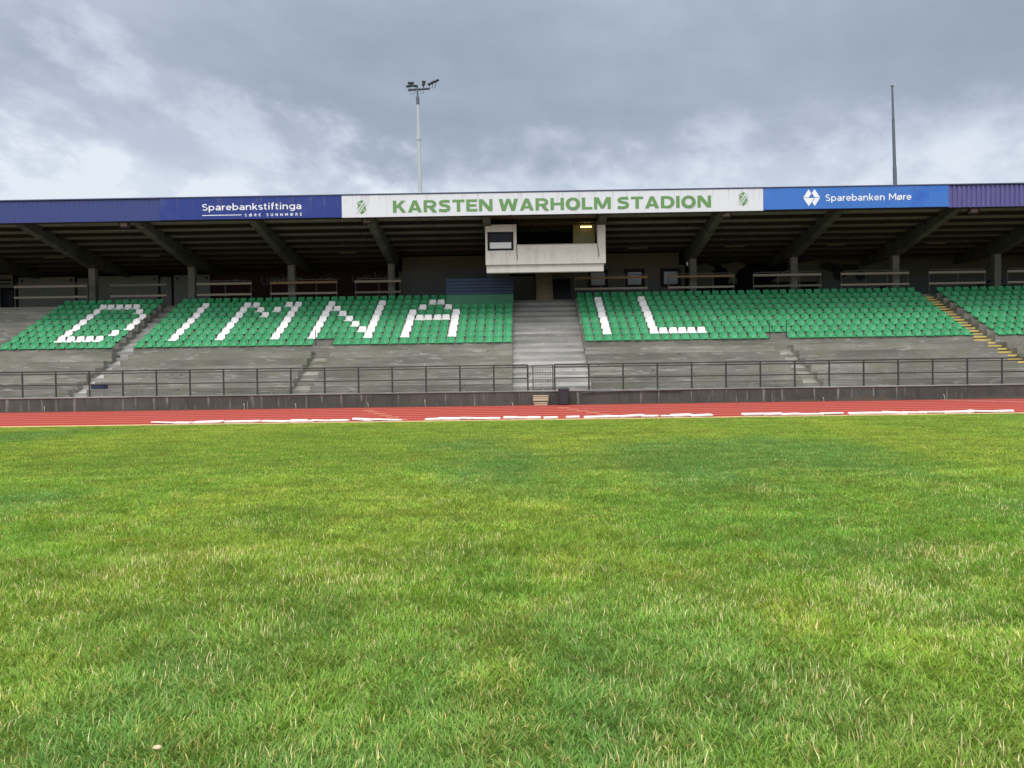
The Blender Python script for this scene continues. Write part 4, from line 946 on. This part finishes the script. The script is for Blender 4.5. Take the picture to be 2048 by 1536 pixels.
def blades(x, y, length, width, seg, lean, straw):
    n = len(x)
    th = fbm(x, y, .22, 21)*math.tau*2.5+rng.normal(0, 1.3, n)          # blades lean together in tufts
    L = length*(.55+.9*rng.random(n))*(.65+.7*fbm(x, y, .35, 5)); ln = np.clip(lean+rng.normal(0, .28, n), .05, 1.35)
    w = width*(.7+.6*rng.random(n)); face = th+math.pi/2+rng.normal(0, .5, n)
    V = np.zeros((n, seg*2+1, 3), np.float32); bx_, by_ = np.cos(face), np.sin(face)
    px_, py_, pz = x.copy(), y.copy(), np.zeros(n)-.004
    for i in range(seg+1):
        t = i/seg; ww = w*(1-.65*t*t)/2
        if i < seg:
            V[:, 2*i] = np.stack([px_-bx_*ww, py_-by_*ww, pz], 1); V[:, 2*i+1] = np.stack([px_+bx_*ww, py_+by_*ww, pz], 1)
        else: V[:, 2*seg] = np.stack([px_, py_, pz], 1)
        a = ln*(.45+.9*t); st_ = L/seg
        px_ = px_+np.cos(th)*np.sin(a)*st_; py_ = py_+np.sin(th)*np.sin(a)*st_; pz = pz+np.cos(a)*st_
    # colours of the sward: lush, yellowish and blue-green patches, single blades vary
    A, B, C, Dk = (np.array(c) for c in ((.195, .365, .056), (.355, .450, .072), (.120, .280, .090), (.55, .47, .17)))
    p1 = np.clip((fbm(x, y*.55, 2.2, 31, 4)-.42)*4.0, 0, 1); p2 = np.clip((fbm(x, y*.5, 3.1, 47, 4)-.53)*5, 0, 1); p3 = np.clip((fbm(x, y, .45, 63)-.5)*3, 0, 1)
    c = A+(B-A)*np.clip(p1*.45+.40*p3+.45*np.clip((y-6)/10, 0, 1), 0, 1)[:, None]; c = c+(C-c)*(p2*.7)[:, None]  # far blades tinted yellower: the look of lit blade tops put into colour
    dry = rng.random(n) < .05+.08*p3; c[dry] = Dk*(.7+.5*rng.random(dry.sum()))[:, None]
    c = c*(.60+.75*rng.random(n))[:, None]
    c = c*(.70+.60*fbm(x*.45, y, .26, 91, 2)+.25*(fbm(x*.3, y, 1.1, 93, 2)-.5))[:, None]
    if straw: c = np.array((.86, .78, .46))*(.7+.5*rng.random(n))[:, None]
    return V, c
groups = []
def add(y0, y1, dens, length, width, seg, lean=.75):
    x, y = scatter(y0, y1, dens); bare = np.hypot(x+2.12, (y-3.1)*1.3) < .10+.16*rng.random(len(x)); k = ~bare | (rng.random(len(x)) < .4); x, y = x[k], y[k]
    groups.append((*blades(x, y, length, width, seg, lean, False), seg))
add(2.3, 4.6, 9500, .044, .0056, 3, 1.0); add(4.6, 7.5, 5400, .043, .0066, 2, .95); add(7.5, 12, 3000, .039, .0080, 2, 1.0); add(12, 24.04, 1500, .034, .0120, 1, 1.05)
# pale cut stalks standing in loose drifts
x, y = scatter(2.3, 12, 800); k = fbm(x, y, .7, 77)+rng.normal(0, .10, len(x)) > .60+.17*np.clip((y-3.6)/4.5, 0, 2); x, y = x[k], y[k]
groups.append((*blades(x, y, .052, .0060, 2, .42, True), 2))
x, y = scatter(2.3, 7, 190); groups.append((*blades(x, y, .060, .0036, 2, 1.0, True), 2))
nv = sum(v.shape[0]*v.shape[1] for v, c, s in groups)
VV = np.concatenate([v.reshape(-1, 3) for v, c, s in groups])
CC = np.concatenate([np.repeat(c, v.shape[1], 0) for v, c, s in groups]); CC = np.concatenate([CC, np.ones((len(CC), 1))], 1).astype(np.float32)
li, ls_, lt = [], [], []; off = 0; loops = 0
for v, c, s in groups:
    n, m_ = v.shape[:2]; b0 = off+np.arange(n)[:, None]*m_
    for i in range(s-1):
        q = b0+np.array([2*i, 2*i+1, 2*i+3, 2*i+2]); li.append(q.ravel()); lt.append(np.full(n, 4))
    q = b0+np.array([2*s-2, 2*s-1, 2*s]); li.append(q.ravel()); lt.append(np.full(n, 3)); off += n*m_
li = np.concatenate(li).astype(np.int32); lt = np.concatenate(lt).astype(np.int32); ls_ = np.concatenate([[0], np.cumsum(lt)[:-1]]).astype(np.int32)
me = bpy.data.meshes.new('grass'); me.vertices.add(nv); me.vertices.foreach_set('co', VV.astype(np.float32).ravel())
me.loops.add(len(li)); me.loops.foreach_set('vertex_index', li); me.polygons.add(len(lt)); me.polygons.foreach_set('loop_start', ls_); me.polygons.foreach_set('loop_total', lt)
me.update(); me.polygons.foreach_set('use_smooth', np.ones(len(lt), bool))
at = me.color_attributes.new('tint', 'FLOAT_COLOR', 'POINT'); at.data.foreach_set('color', CC.ravel())
me.materials.append(M['grass'])
gob = bpy.data.objects.new('grass', me); COL.objects.link(gob)
tag(gob, 'short green and yellowish grass of the pitch with pale cut stalks', 'grass', kind='stuff')
print('grass faces', len(lt), 'seats', len(seats), 'white', sum(1 for s in seats if s['w']), 'green near', len(near))
